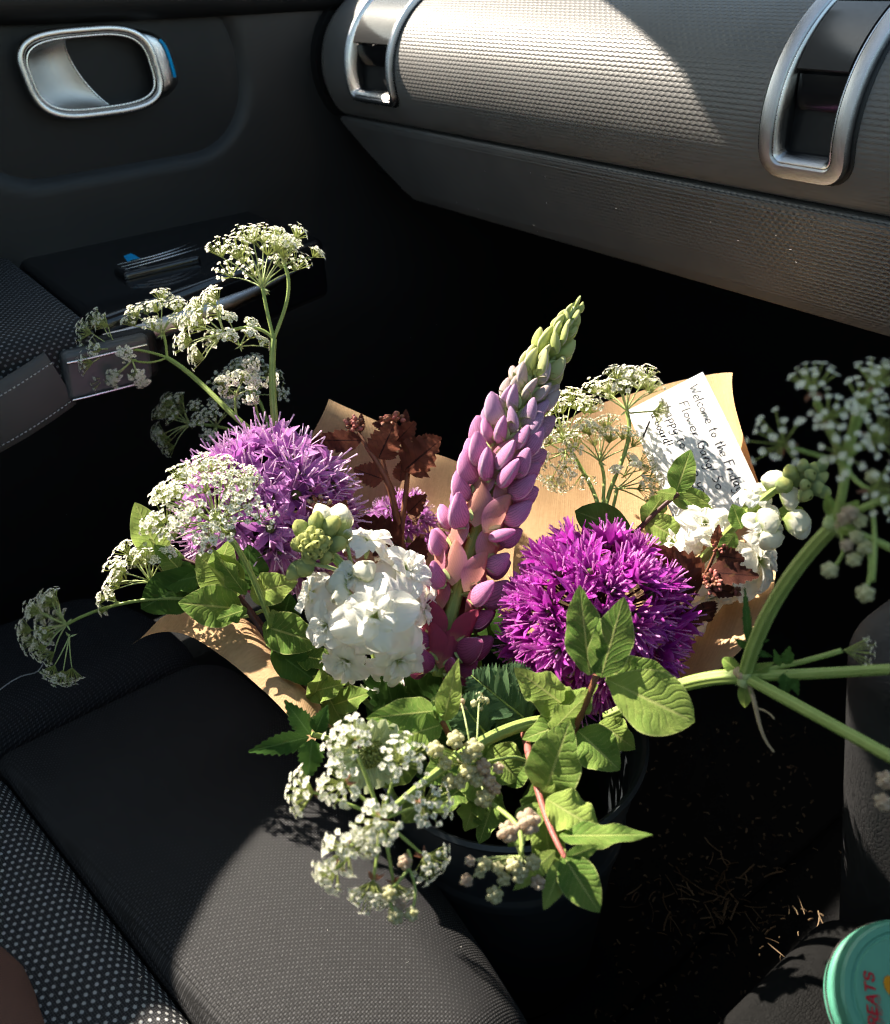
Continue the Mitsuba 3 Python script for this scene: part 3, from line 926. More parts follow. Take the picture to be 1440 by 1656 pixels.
def h_paper(p, n, uv):
    return 0.5 + 0.5 * dr.sin(uv.y * 2900.0) + 0.6 * fbm(p.x * 160, p.y * 160, p.z * 160)


scene['p_paper'] = {'type': 'bumpmap', 'arbitrary': proc(h_paper, 3e-4), 'scale': 0.00008, 'bsdf': thin(proc(c_paper), 0.5, 0.22)}
scene['p_card'] = thin(rgb(0.80, 0.785, 0.755), 0.5, 0.1)
scene['p_ink'] = two({'type': 'diffuse', 'reflectance': rgb(0.02, 0.02, 0.025)})
scene['p_print'] = two({'type': 'diffuse', 'reflectance': rgb(0.22, 0.21, 0.20)})

# ------------------------------------------------------------------ bucket and wrap
BC = at(822, 1184, .72)
bucket = thing('flower_bucket', 'dark grey plastic bucket on the floor mat, holding the bouquet', 'bucket')
prof_ = [(.0, .004), (.070, .004), (.078, .012), (.0805, .03), (.097, .205), (.101, .212), (.1015, .222), (.0985, .228), (.1025, .262), (.105, .268), (.106, .298), (.1075, .303), (.1125, .305), (.114, .309), (.1115, .312), (.108, .309), (.104, .300), (.080, .03), (.0, .02)]
pr = make_interp_spline(np.linspace(0, 1, len(prof_)), np.array(prof_), k=1)(np.linspace(0, 1, 73))
ph = np.linspace(0, 2 * np.pi, 72, endpoint=False)
rimz = BC[2] / .309
V = np.stack(np.broadcast_arrays(BC[0] + pr[:, :1] * np.cos(ph), BC[1] + pr[:, :1] * np.sin(ph), pr[:, 1:] * rimz), -1)
MB().add(V, gridf(73, 72, True)).part(bucket, 'body', 'm_bucket', 50)

wrap = thing('paper_wrap', 'ribbed brown kraft paper wrapped loosely around the bouquet in the bucket', 'paper wrap')


def put_sheet(ctrl, label=None, curlz=None):
    g = sheet(ctrl, 40, 40)
    n, m = g.shape[:2]
    g += 0.0025 * (meshkit.fbm(g * 16, 3, 5)[..., None] - .5) * np.array([1, 1, 1])
    s, t = np.meshgrid(np.linspace(0, .25, n), np.linspace(0, .25, m), indexing='ij')
    k = child(wrap, 'sheet')
    MB().add(g, gridf(n, m), np.stack([s, t], -1)).put(k, 'p_paper')
    if label:
        labels[k] = {'label': label}
    return g


put_sheet([[(850, 742, .84), (930, 672, .865), (1010, 640, .88), (1110, 613, .87), (1185, 603, .84)],
           [(838, 850, .81), (930, 790, .83), (1030, 760, .84), (1140, 752, .82), (1212, 735, .785)],
           [(830, 950, .77), (930, 900, .79), (1040, 890, .79), (1150, 890, .76), (1256, 895, .715)],
           [(850, 1080, .71), (940, 1060, .73), (1040, 1045, .73), (1130, 1035, .70), (1212, 1035, .66)],
           [(880, 1160, .67), (960, 1155, .68), (1040, 1145, .67), (1080, 1132, .655), (1106, 1112, .645)]], 'sunlit right hand sheet behind the card')
put_sheet([[(532, 645, .885), (600, 676, .885), (660, 707, .885), (730, 748, .885), (850, 812, .88)],
           [(500, 712, .885), (590, 750, .885), (665, 790, .88), (740, 820, .88), (850, 860, .87)],
           [(470, 800, .89), (580, 850, .89), (670, 880, .88), (750, 900, .87), (850, 930, .85)],
           [(480, 960, .83), (580, 980, .83), (670, 1000, .82), (750, 1010, .81), (850, 1030, .78)]], 'shaded pointed corner of paper behind the left of the bouquet')
put_sheet([[(690, 733, .872), (720, 738, .87), (770, 760, .868), (860, 800, .862)],
           [(650, 780, .868), (700, 800, .865), (770, 820, .862), (860, 850, .85)],
           [(640, 850, .858), (690, 870, .855), (770, 890, .845), (860, 900, .835)],
           [(650, 960, .83), (700, 970, .82), (770, 990, .81), (860, 1000, .79)]])
put_sheet([[(214, 1042, .752), (248, 1025, .745), (292, 1024, .735), (338, 1046, .715), (392, 1086, .695), (456, 1144, .67), (500, 1215, .645)],
           [(236, 1024, .756), (268, 1004, .752), (310, 1002, .742), (358, 1022, .725), (412, 1070, .70), (468, 1128, .675), (510, 1200, .65)],
           [(258, 1008, .76), (286, 987, .758), (332, 984, .75), (384, 1002, .735), (440, 1062, .71), (480, 1108, .69), (522, 1180, .665)],
           [(300, 1000, .775), (330, 990, .775), (370, 995, .768), (420, 1020, .755), (470, 1080, .73), (505, 1120, .71), (540, 1180, .69)]], 'curled front flap hanging over the seat edge')

# ------------------------------------------------------------------ card with handwriting
card = thing('note_card', 'white card with handwritten welcome note leaning on the brown paper', 'card')
cTR, cTL, cBR = at(1137, 601, .80), at(1022, 682, .805), at(1243, 822, .745)
eA, eB = cBR - cTR, cTL - cTR
eB = eB - unit(eA) * (eB @ unit(eA)) * 0.6
cn = unit(np.cross(eA, eB)); cn = cn if cn @ (CAM - cTR) > 0 else -cn


def cpt(a, b, h=0.0):
    a, b = np.asarray(a, float), np.asarray(b, float)
    return cTR + a[..., None] * eA + b[..., None] * eB + (h + 0.004 * np.sin(a * 3.1))[..., None] * cn


A_, B_ = np.meshgrid(np.linspace(0, 1, 20), np.linspace(0, 1, 8), indexing='ij')
mb = MB().add(cpt(A_, B_), gridf(20, 8)).add(cpt(A_, B_, -0.0007 + 0 * A_), gridf(20, 8)[:, ::-1])
mb.part(card, 'card_stock', 'p_card')
GL = {'W': [[(0, 2), (.35, 0), (.7, 1.3), (1.05, 0), (1.5, 2)]], 'e': [[(.05, .5), (.75, .62), (.6, 1), (.2, .95), (.05, .4), (.35, 0), (.8, .15)]], 'l': [[(.1, 2), (.1, .3), (.3, 0)]],
      'c': [[(.75, .85), (.4, 1), (.05, .5), (.35, 0), (.8, .15)]], 'o': [[(.4, 1), (.05, .5), (.4, 0), (.75, .5), (.4, 1)]], 'm': [[(.05, 1), (.05, 0), (.3, .95), (.5, .7), (.5, 0), (.8, .95), (1.0, .7), (1.05, 0)]],
      't': [[(.3, 1.8), (.28, .2), (.5, 0)], [(0, 1.15), (.6, 1.2)]], 'h': [[(.1, 2), (.1, 0), (.4, .9), (.65, .75), (.7, 0)]], 'F': [[(.1, 2), (.1, 0)], [(.05, 2), (1.0, 1.95)], [(.1, 1.1), (.75, 1.15)]],
      'r': [[(.1, 1), (.1, 0), (.3, .8), (.6, .95)]], 'i': [[(.15, 1), (.15, 0)], [(.15, 1.5), (.18, 1.55)]], 'd': [[(.65, .85), (.3, 1), (.05, .45), (.3, 0), (.68, .5), (.7, 2), (.7, .2), (.85, 0)]],
      'a': [[(.65, .85), (.3, 1), (.05, .45), (.3, 0), (.65, .5), (.68, 1), (.68, .2), (.85, 0)]], 'y': [[(.1, 1), (.15, .3), (.4, .1), (.7, .5)], [(.72, 1), (.65, -.4), (.3, -.9), (.0, -.6)]],
      'w': [[(0, 1), (.25, 0), (.5, .8), (.75, 0), (1.05, 1)]], 'G': [[(1.0, 1.7), (.6, 2), (.1, 1.3), (.2, .3), (.7, 0), (1.05, .5), (1.05, .9), (.6, .9)]], 'n': [[(.08, 1), (.08, 0), (.35, .95), (.65, .75), (.7, 0)]],
      'g': [[(.65, .85), (.3, 1), (.05, .5), (.3, .1), (.65, .5), (.68, 1), (.62, -.5), (.3, -.9), (.02, -.6)]], '!': [[(.25, 1.9), (.15, .5)], [(.12, .08), (.14, .02)]], 'S': [[(.8, 1.75), (.4, 2), (.1, 1.5), (.5, 1.0), (.75, .5), (.4, 0), (.05, .2)]],
      'p': [[(.1, 1), (.1, -.9)], [(.1, .8), (.45, 1), (.7, .5), (.4, .05), (.1, .3)]], 'v': [[(0, 1), (.35, 0), (.7, 1)]], 'u': [[(.05, 1), (.12, .15), (.4, .05), (.65, .6), (.68, 1), (.68, .1), (.85, 0)]], 'b': [[(.1, 2), (.1, 0)], [(.1, .6), (.45, 1), (.7, .5), (.4, 0), (.1, .25)]], '-': [[(0, .6), (.5, .6)]]}


def write(text, a0, b0, a1, drift=0.0, h=0.054, w=0.00040):
    wid = sum(.75 if ch == ' ' else max(x for st in GL[ch] for x, _ in st) + .22 for ch in text)
    sx = (a1 - a0) / wid
    mb_, cur = MB(), 0.0
    for ch in text:
        if ch == ' ':
            if mb_.n:
                mb_.part(card, 'word', 'p_ink')
            mb_ = MB(); cur += .75
            continue
        jy = rng.normal(0, .06)
        for st in GL[ch]:
            p = np.array(st, float)
            if len(p) > 2:
                p = make_interp_spline(np.linspace(0, 1, len(p)), p, k=2 if ch not in 'WwvF' else 1)(np.linspace(0, 1, 4 * len(p)))
            a = a0 + (cur + p[:, 0] + .10 * p[:, 1]) * sx
            b = b0 + drift * (a - a0) - (p[:, 1] + jy) * h
            tube(mb_, cpt(a, b, np.full(len(a), .0003)), w, sides=4, flat=.5, side=np.cross(cn, eA))
        cur += max(x for st in GL[ch] for x, _ in st) + .22
    mb_.part(card, 'word', 'p_ink')


write('Welcome to the Friday', .055, .225, .84, .02)
write('Flower Gang! So', .125, .415, .77, .02)
write('happy to have you on', .105, .60, .91, .02)
write('a board!', .105, .76, .36, .02)
mb = MB()
tube(mb, cpt(np.linspace(.145, .235, 5), np.linspace(.83, 1.0, 5) * .97 - .0, np.full(5, .0003)), .0007, sides=4, flat=.5, side=eA)
mb.part(card, 'pen_dash', 'p_ink')
tm = meshkit.text_mesh('W I L D F L O W E R', 0.0022, 0.0002)
tv = np.array(tm.vertices); tv[:, 0] *= .030 / np.ptp(tv[:, 0])
MB().add(cpt(.36 + tv[:, 0] / np.linalg.norm(eA), .955 - tv[:, 1] / np.linalg.norm(eB), .0002 + tv[:, 2]), tm.faces).part(card, 'small_print', 'p_print', False)


# ------------------------------------------------------------------ leaves
UID = [0]


def nid(k=60):
    UID[0] = (UID[0] * 7 + 13) % k
    return float(UID[0])


def leaf_mesh(mb, B, Tp, w, roll=0.0, arch=0.08, wave=0.05, nw=2.5, fold=0.12, shape='oval', twist=0.0, uid=None, nt=16, nv=9, stalk=0.06, face=None, teeth=0):
    B, Tp = np.asarray(B, float), np.asarray(Tp, float)
    L = np.linalg.norm(Tp - B); a = (Tp - B) / L
    toc = unit(CAM - (B + Tp) / 2) if face is None else unit(face)
    n0 = unit(toc - a * (toc @ a)); s0 = np.cross(a, n0)
    uid = nid() if uid is None else uid
    twist = twist if twist or nt < 14 else rng.normal(0, .30)
    ph, ph2 = rng.uniform(0, 6.28, 2)
    if teeth:
        nt, nv = teeth * 2 + 1, 5
    t = np.linspace(0, 1, nt)
    if shape == 'oval':
        hw = np.sin(np.pi * np.clip(t, 0, 1) ** 0.85) ** 0.75 * (1 - 0.15 * t)
    elif shape == 'lance':
        hw = np.sin(np.pi * t ** 0.7) ** 0.9 * (1 - .25 * t)
    elif shape == 'obov':
        hw = np.sin(np.pi * t ** 1.25) ** 0.7
    else:
        hw = np.sin(np.pi * t ** 0.62) ** 0.8
    hw = hw / hw.max()
    if teeth:
        hw = hw * (1 + .16 * np.where(np.arange(nt) % 2, 1, -.35))
    hw[0] = max(hw[0], stalk); hw[-1] = .01
    v = np.linspace(-1, 1, nv)
    out = np.zeros((nt, nv, 3))
    for i, tt_ in enumerate(t):
        r = roll + twist * (tt_ - .4)
        s_ = s0 * math.cos(r) + n0 * math.sin(r); n_ = n0 * math.cos(r) - s0 * math.sin(r)
        side = np.sign(v)
        wv = wave * w * np.sin(6.283 * nw * tt_ + np.where(v > 0, ph, ph2)) * v * v * math.sin(math.pi * min(1, tt_ * 1.05)) 
        out[i] = (B + a * L * tt_ + n0 * arch * L * 4 * tt_ * (1 - tt_))[None] + s_[None] * (v * hw[i] * w / 2)[:, None] + n_[None] * (fold * np.abs(v) * hw[i] * w / 2 + 1.5 * wv)[:, None]
        if teeth and i % 2 == 1:
            out[i, [0, -1]] += a * L * .35 / teeth
    mb.add(out, gridf(nt, nv), griduv(nt, nv, uid))


def pleaf(parent, b, t, wpx, name='leaf', bsdf='p_leaf', **kw):
    mb_ = MB()
    leaf_mesh(mb_, at(*b), at(*t), wpx * (b[2] + t[2]) / 2 / FPX, **kw)
    return mb_.part(parent, name, bsdf)


def stem_part(parent, px, n, r, uid=0.0, sides=8, name='stem'):
    mb_ = MB()
    if np.max(r) > .0023 and uid == 0.0:
        n, sides = max(n, 24), 28
        ptube(mb_, px, n, r, sides=sides, uid=uid)
        c_ = curve([at(*q) for q in px], n)
        v_ = mb_.v[-1]; ax = np.repeat(c_, sides, 0); k_ = n * sides
        rib = 1 + .085 * np.cos(np.tile(np.arange(sides) / sides * 6.2832 * 7, n)) + .10 * (np.repeat(meshkit.fbm(c_ * 55, 2, 3), sides) - .5)
        v_[:k_] = ax + (v_[:k_] - ax) * rib[:, None]
    else:
        ptube(mb_, px, n, r, sides=sides, uid=uid)
    return mb_.part(parent, name, 'p_stem')


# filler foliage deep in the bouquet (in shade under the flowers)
fil = MB()
for k in range(150):
    x, y = rng.uniform(470, 1040), rng.uniform(985, 1275)
    if ((x - 800) / 300) ** 2 + ((y - 1120) / 150) ** 2 > 1:
        continue
    d = .735 + .05 * rng.random()
    a = rng.uniform(0, 6.28); L = rng.uniform(45, 95)
    leaf_mesh(fil, at(x, y, d), at(x + L * math.cos(a), y - abs(L * math.sin(a)) * .8, d - .02), rng.uniform(22, 45) * d / FPX, roll=rng.normal(0, .5), wave=.06, nt=9, nv=5)
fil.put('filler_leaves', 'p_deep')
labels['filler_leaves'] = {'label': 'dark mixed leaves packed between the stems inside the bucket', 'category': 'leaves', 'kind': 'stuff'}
CUTN = [0]
CUTL = ['cut green stem under the pink lower whorls of the lupin', 'cut green stem just right of the lupin base', 'cut green stem under the magenta globe', 'cut green stem under the white stock', 'leftmost cut green stem beside the curled paper flap', 'cut green stem leaning in behind the white stock', 'rightmost cut green stem inside the bucket rim']
for x, y, x2, y2, d in ((690, 1180, 760, 1280, .74), (760, 1000, 790, 1260, .76), (900, 1130, 850, 1290, .73), (620, 1110, 760, 1270, .75), (500, 1050, 700, 1250, .75), (560, 1000, 720, 1240, .77), (980, 1050, 880, 1270, .74)):
    mb = MB(); ptube(mb, [(x, y, d), ((x + x2) / 2 + 8, (y + y2) / 2, d + .02), (x2, y2, d + .06)], 10, .003, uid=0.0)
    k = numbered('cut_stem')
    mb.put(k, 'p_stem')
    CUTN[0] += 1
    labels[k] = {'label': CUTL[CUTN[0] - 1], 'category': 'stem', 'group': 'cut stems inside the bucket'}


def sprig(name, label, stems, leaves, bsdf='p_leaf', group=None, cat='sprig', **kw):
    k = thing(name, label, cat, group)
    for px, r, uid in stems:
        stem_part(k, px, 14, r, uid)
    for q in leaves:
        b, t, w = q[:3]
        o = dict(kw); o.update(q[3] if len(q) > 3 else {})
        pleaf(k, b, t, w, bsdf=o.pop('bsdf', bsdf), **o)
    return k


W = dict(wave=.09)
sprig('foliage_sprig', 'upright light green sprig with large glossy leaves in front of the deep magenta globe', [([(900, 1270, .60), (925, 1190, .575), (955, 1120, .56), (965, 1092, .555)], .0022, 5.0)], [
    ((954, 1092, .556), (938, 946, .545), 66, dict(roll=.25, arch=.02, wave=.10)),
    ((972, 1096, .556), (1010, 965, .54), 72, dict(roll=-.3, arch=.04, wave=.05)),
    ((980, 1098, .556), (1124, 1168, .53), 104, dict(roll=-.15, arch=.10, shape='obov', wave=.03, fold=.05)),
    ((975, 1088, .57), (1092, 1098, .58), 64, dict(roll=.3, arch=.12)),
    ((925, 1150, .585), (832, 1080, .575), 66, dict(roll=.35, wave=.14)),
    ((890, 1185, .575), (968, 1106, .56), 52, dict(roll=-.7, wave=.14)),
    ((893, 1165, .585), (948, 1112, .57), 40, dict(roll=.6, wave=.15)),
    ((935, 1182, .57), (1003, 1246, .555), 74, dict(roll=.1, arch=.16, wave=.08)),
    ((970, 1168, .59), (1028, 1212, .58), 56, dict(roll=-.3, arch=.16, wave=.1)),
    ((940, 1160, .585), (845, 1196, .58), 54, dict(roll=-.4, wave=.12, arch=.05)),
    ((880, 1288, .545), (922, 1166, .525), 92, dict(roll=.2, arch=.05, wave=.06))])
sprig('foliage_sprig', 'drooping light green sprig on a red stem, hanging over the front of the bucket', [([(848, 1180, .60), (862, 1245, .56), (880, 1310, .53), (905, 1370, .505), (915, 1388, .50)], [.0030, .0026, .0020, .0016], 2.0)], [
    ((884, 1292, .53), (972, 1346, .515), 70, dict(roll=.35, wave=.13, arch=.1)),
    ((905, 1352, .51), (1056, 1350, .495), 44, dict(roll=.5, wave=.14, arch=.03, shape='lance')),
    ((912, 1385, .50), (970, 1476, .485), 66, dict(roll=-.1, arch=.08, wave=.03)),
    ((912, 1390, .50), (880, 1472, .49), 38, dict(roll=.35, arch=.06)),
    ((915, 1388, .50), (968, 1368, .495), 30, dict(roll=-.6)),
    ((898, 1376, .505), (830, 1440, .49), 36, dict(roll=.7, arch=.1)),
    ((876, 1300, .535), (822, 1370, .53), 46, dict(roll=-.3, wave=.12)),
    ((882, 1325, .53), (892, 1420, .525), 58, dict(roll=.2, wave=.1)),
    ((866, 1262, .55), (868, 1345, .55), 54, dict(roll=.6, wave=.14)),
    ((872, 1280, .54), (935, 1290, .54), 40, dict(roll=-.5, wave=.1))])
sprig('foliage_sprig', 'wavy light green sprig in the middle of the bucket, below the white and pink spikes', [([(760, 1290, .63), (740, 1220, .60), (716, 1168, .585)], .002, 5.0)], [
    ((702, 1150, .59), (592, 1162, .57), 56, dict(roll=.2, arch=.22, wave=.10, fold=.3)),
    ((714, 1172, .585), (640, 1196, .57), 52, dict(roll=-.2, arch=.1, wave=.08)),
    ((718, 1166, .585), (742, 1064, .575), 42, dict(roll=.2, arch=.05, shape='lance')),
    ((702, 1165, .59), (718, 1125, .585), 30, dict(roll=.8, wave=.15)),
    ((735, 1215, .60), (688, 1272, .585), 52, dict(roll=.3, wave=.1)),
    ((790, 1215, .595), (842, 1262, .585), 78, dict(roll=-.2, arch=.1)),
    ((760, 1262, .605), (700, 1315, .59), 50, dict(roll=-.4, wave=.1)),
    ((772, 1285, .605), (752, 1345, .595), 48, dict(roll=.3, wave=.18, arch=.1)),
    ((745, 1235, .60), (800, 1300, .60), 60, dict(roll=.2)),
    ((665, 1215, .62), (620, 1275, .61), 60, dict(roll=.3)),
    ((690, 1150, .61), (625, 1235, .60), 50, dict(roll=-.4, bsdf='p_deep')),
    ((700, 1215, .615), (650, 1180, .61), 46, dict(roll=.3)), ((755, 1250, .61), (815, 1205, .605), 50, dict(roll=-.3, wave=.1)), ((760, 1275, .605), (820, 1330, .60), 56, dict(roll=.2, wave=.1)), ((740, 1280, .61), (715, 1235, .60), 40, dict(roll=.5)),
    ((800, 1290, .60), (775, 1365, .595), 44, dict(roll=-.4, wave=.12)), ((640, 1250, .63), (598, 1215, .63), 52, dict(roll=.2)), ((690, 1290, .62), (650, 1330, .615), 44, dict(roll=.3, wave=.1)), ((820, 1270, .59), (862, 1220, .585), 44, dict(roll=.3))])
sprig('foliage_sprig', 'dusky green sprig with dark stems at the left, over the curled paper flap', [([(520, 1080, .72), (440, 1030, .715), (395, 975, .71), (350, 930, .71), (250, 908, .72)], [.0026, .002, .0013], 1.0), ([(500, 1120, .70), (430, 1030, .70), (400, 985, .70)], .0022, 1.0)], [
    ((262, 906, .715), (218, 812, .70), 58, dict(roll=.15, arch=.03)),
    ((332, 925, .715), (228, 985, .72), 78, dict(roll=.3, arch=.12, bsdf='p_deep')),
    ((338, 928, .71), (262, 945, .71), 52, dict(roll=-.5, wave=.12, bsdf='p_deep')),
    ((392, 985, .70), (288, 975, .685), 70, dict(roll=-.1, arch=.14, wave=.06)),
    ((388, 962, .70), (318, 895, .69), 74, dict(roll=.1, arch=.06, wave=.05)),
    ((398, 962, .695), (342, 885, .685), 40, dict(roll=.8, wave=.12)),
    ((408, 955, .71), (402, 880, .70), 58, dict(roll=-.4, bsdf='p_deep')),
    ((405, 962, .695), (482, 940, .685), 56, dict(roll=.2, arch=.1, wave=.1)),
    ((425, 1012, .69), (522, 1042, .68), 68, dict(roll=-.1, arch=.1, wave=.08)),
    ((400, 985, .69), (350, 1002, .68), 30, dict(roll=.5, wave=.15)),
    ((440, 1050, .70), (520, 1108, .69), 54, dict(roll=.2, wave=.1, bsdf='p_deep')),
    ((455, 1010, .72), (470, 960, .71), 56, dict(roll=.3, bsdf='p_deep')),
    ((470, 1085, .70), (478, 1020, .70), 50, dict(roll=-.4, bsdf='p_deep')),
    ((500, 1120, .69), (560, 1105, .665), 46, dict(roll=.2, wave=.15)),
    ((505, 1135, .69), (525, 1075, .67), 34, dict(roll=-.4, wave=.1)),
    ((540, 1140, .685), (600, 1120, .67), 46, dict(roll=.3, wave=.1)), ((530, 1125, .70), (560, 1180, .68), 50, dict(roll=-.3)), ((480, 1060, .70), (545, 1070, .69), 44, dict(roll=.4, wave=.12)), ((350, 930, .70), (372, 872, .69), 44, dict(roll=-.3)), ((460, 1040, .695), (440, 985, .685), 40, dict(roll=.2, wave=.1)), ((300, 930, .715), (250, 880, .71), 40, dict(roll=-.2))])
sprig('foliage_sprig', 'green sprig with a dark stem rising in front of the handwritten card', [([(985, 905, .72), (1022, 868, .705), (1060, 830, .695), (1098, 798, .69)], [.0026, .0018], 1.0)], [
    ((1094, 796, .69), (1118, 727, .68), 46, dict(roll=.2, arch=.02)),
    ((1024, 862, .705), (930, 826, .70), 60, dict(roll=.15, arch=.14, shape='obov', bsdf='p_deep')),
    ((1040, 848, .70), (1078, 795, .70), 40, dict(roll=-.4, wave=.1)),
    ((1046, 842, .70), (1112, 880, .685), 54, dict(roll=-.1, arch=.1, wave=.08)),
    ((1094, 800, .69), (1062, 795, .685), 24, dict(roll=.4)),
    ((1098, 798, .69), (1170, 852, .68), 34, dict(roll=-.4, arch=.06)),
    ((1086, 806, .695), (1150, 808, .69), 40, dict(roll=.3, arch=.2)),
    ((1010, 880, .71), (985, 935, .71), 40, dict(roll=.3, bsdf='p_deep'))])
TE = dict(shape='lance', wave=.02, fold=.25, teeth=9)
sprig('saw_toothed_sprig', 'bright saw toothed leaves sticking out over the seat at the left of the bucket', [([(600, 1230, .62), (545, 1200, .60), (505, 1188, .585)], .002, 0.0)], [
    ((500, 1192, .585), (402, 1216, .575), 34, dict(roll=.2)), ((502, 1188, .585), (460, 1132, .58), 34, dict(roll=-.2)), ((505, 1195, .58), (498, 1262, .575), 40, dict(roll=.2)), ((510, 1185, .585), (530, 1140, .585), 28)], bsdf='p_deep', **TE)
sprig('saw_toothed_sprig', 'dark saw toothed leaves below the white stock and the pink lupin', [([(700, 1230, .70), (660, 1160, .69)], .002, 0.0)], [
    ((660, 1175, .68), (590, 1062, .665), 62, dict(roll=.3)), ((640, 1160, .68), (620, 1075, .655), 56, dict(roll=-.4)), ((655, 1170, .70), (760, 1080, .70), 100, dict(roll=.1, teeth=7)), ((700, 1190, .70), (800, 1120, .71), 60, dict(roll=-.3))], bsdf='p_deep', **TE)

# feathery dark leaves
for b, t, w in (((868, 1178, .62), (762, 1092, .625), .034), ((792, 1195, .605), (742, 1132, .60), .026), ((880, 1150, .63), (812, 1082, .64), .026)):
    B, Tp = at(*b), at(*t); a = unit(Tp - B); L = np.linalg.norm(Tp - B); tc = unit(CAM - B); s = np.cross(a, tc)
    k = thing('feathery_leaf', {0.034: 'large dark green feathery leaf right of the cream buds', }.get(w, 'small dark green feathery leaf beside the cream buds' if b[0] < 800 else 'dark feathery leaf half under the magenta globe'), 'leaf')
    mb = MB(); tube(mb, curve([B, (B + Tp) / 2 + tc * .004, Tp], 10), [.0012, .0004], sides=5, uid=0.0); mb.part(k, 'midrib', 'p_stem')
    for i, t_ in enumerate(np.linspace(.12, .97, 17)):
        for sd in (-1, 1):
            c = B + (Tp - B) * t_ + tc * .004 * 4 * t_ * (1 - t_)
            ln_ = w * math.sin(math.pi * (t_ * .8 + .15)) * .75
            d = unit(s * sd + a * .65 + tc * rng.normal(.1, .15))
            mb = MB(); leaf_mesh(mb, c, c + d * ln_, ln_ * .30, roll=rng.normal(0, .3), nt=6, nv=3, wave=0, shape='lance')
            for q in (.35, .6):
                for s2 in (-1, 1):
                    leaf_mesh(mb, c + d * ln_ * q, c + d * ln_ * q + unit(d + s2 * np.cross(d, tc)) * ln_ * .32, ln_ * .12, nt=4, nv=3, wave=0, shape='lance')
            mb.part(k, 'leaflet', 'p_fern')


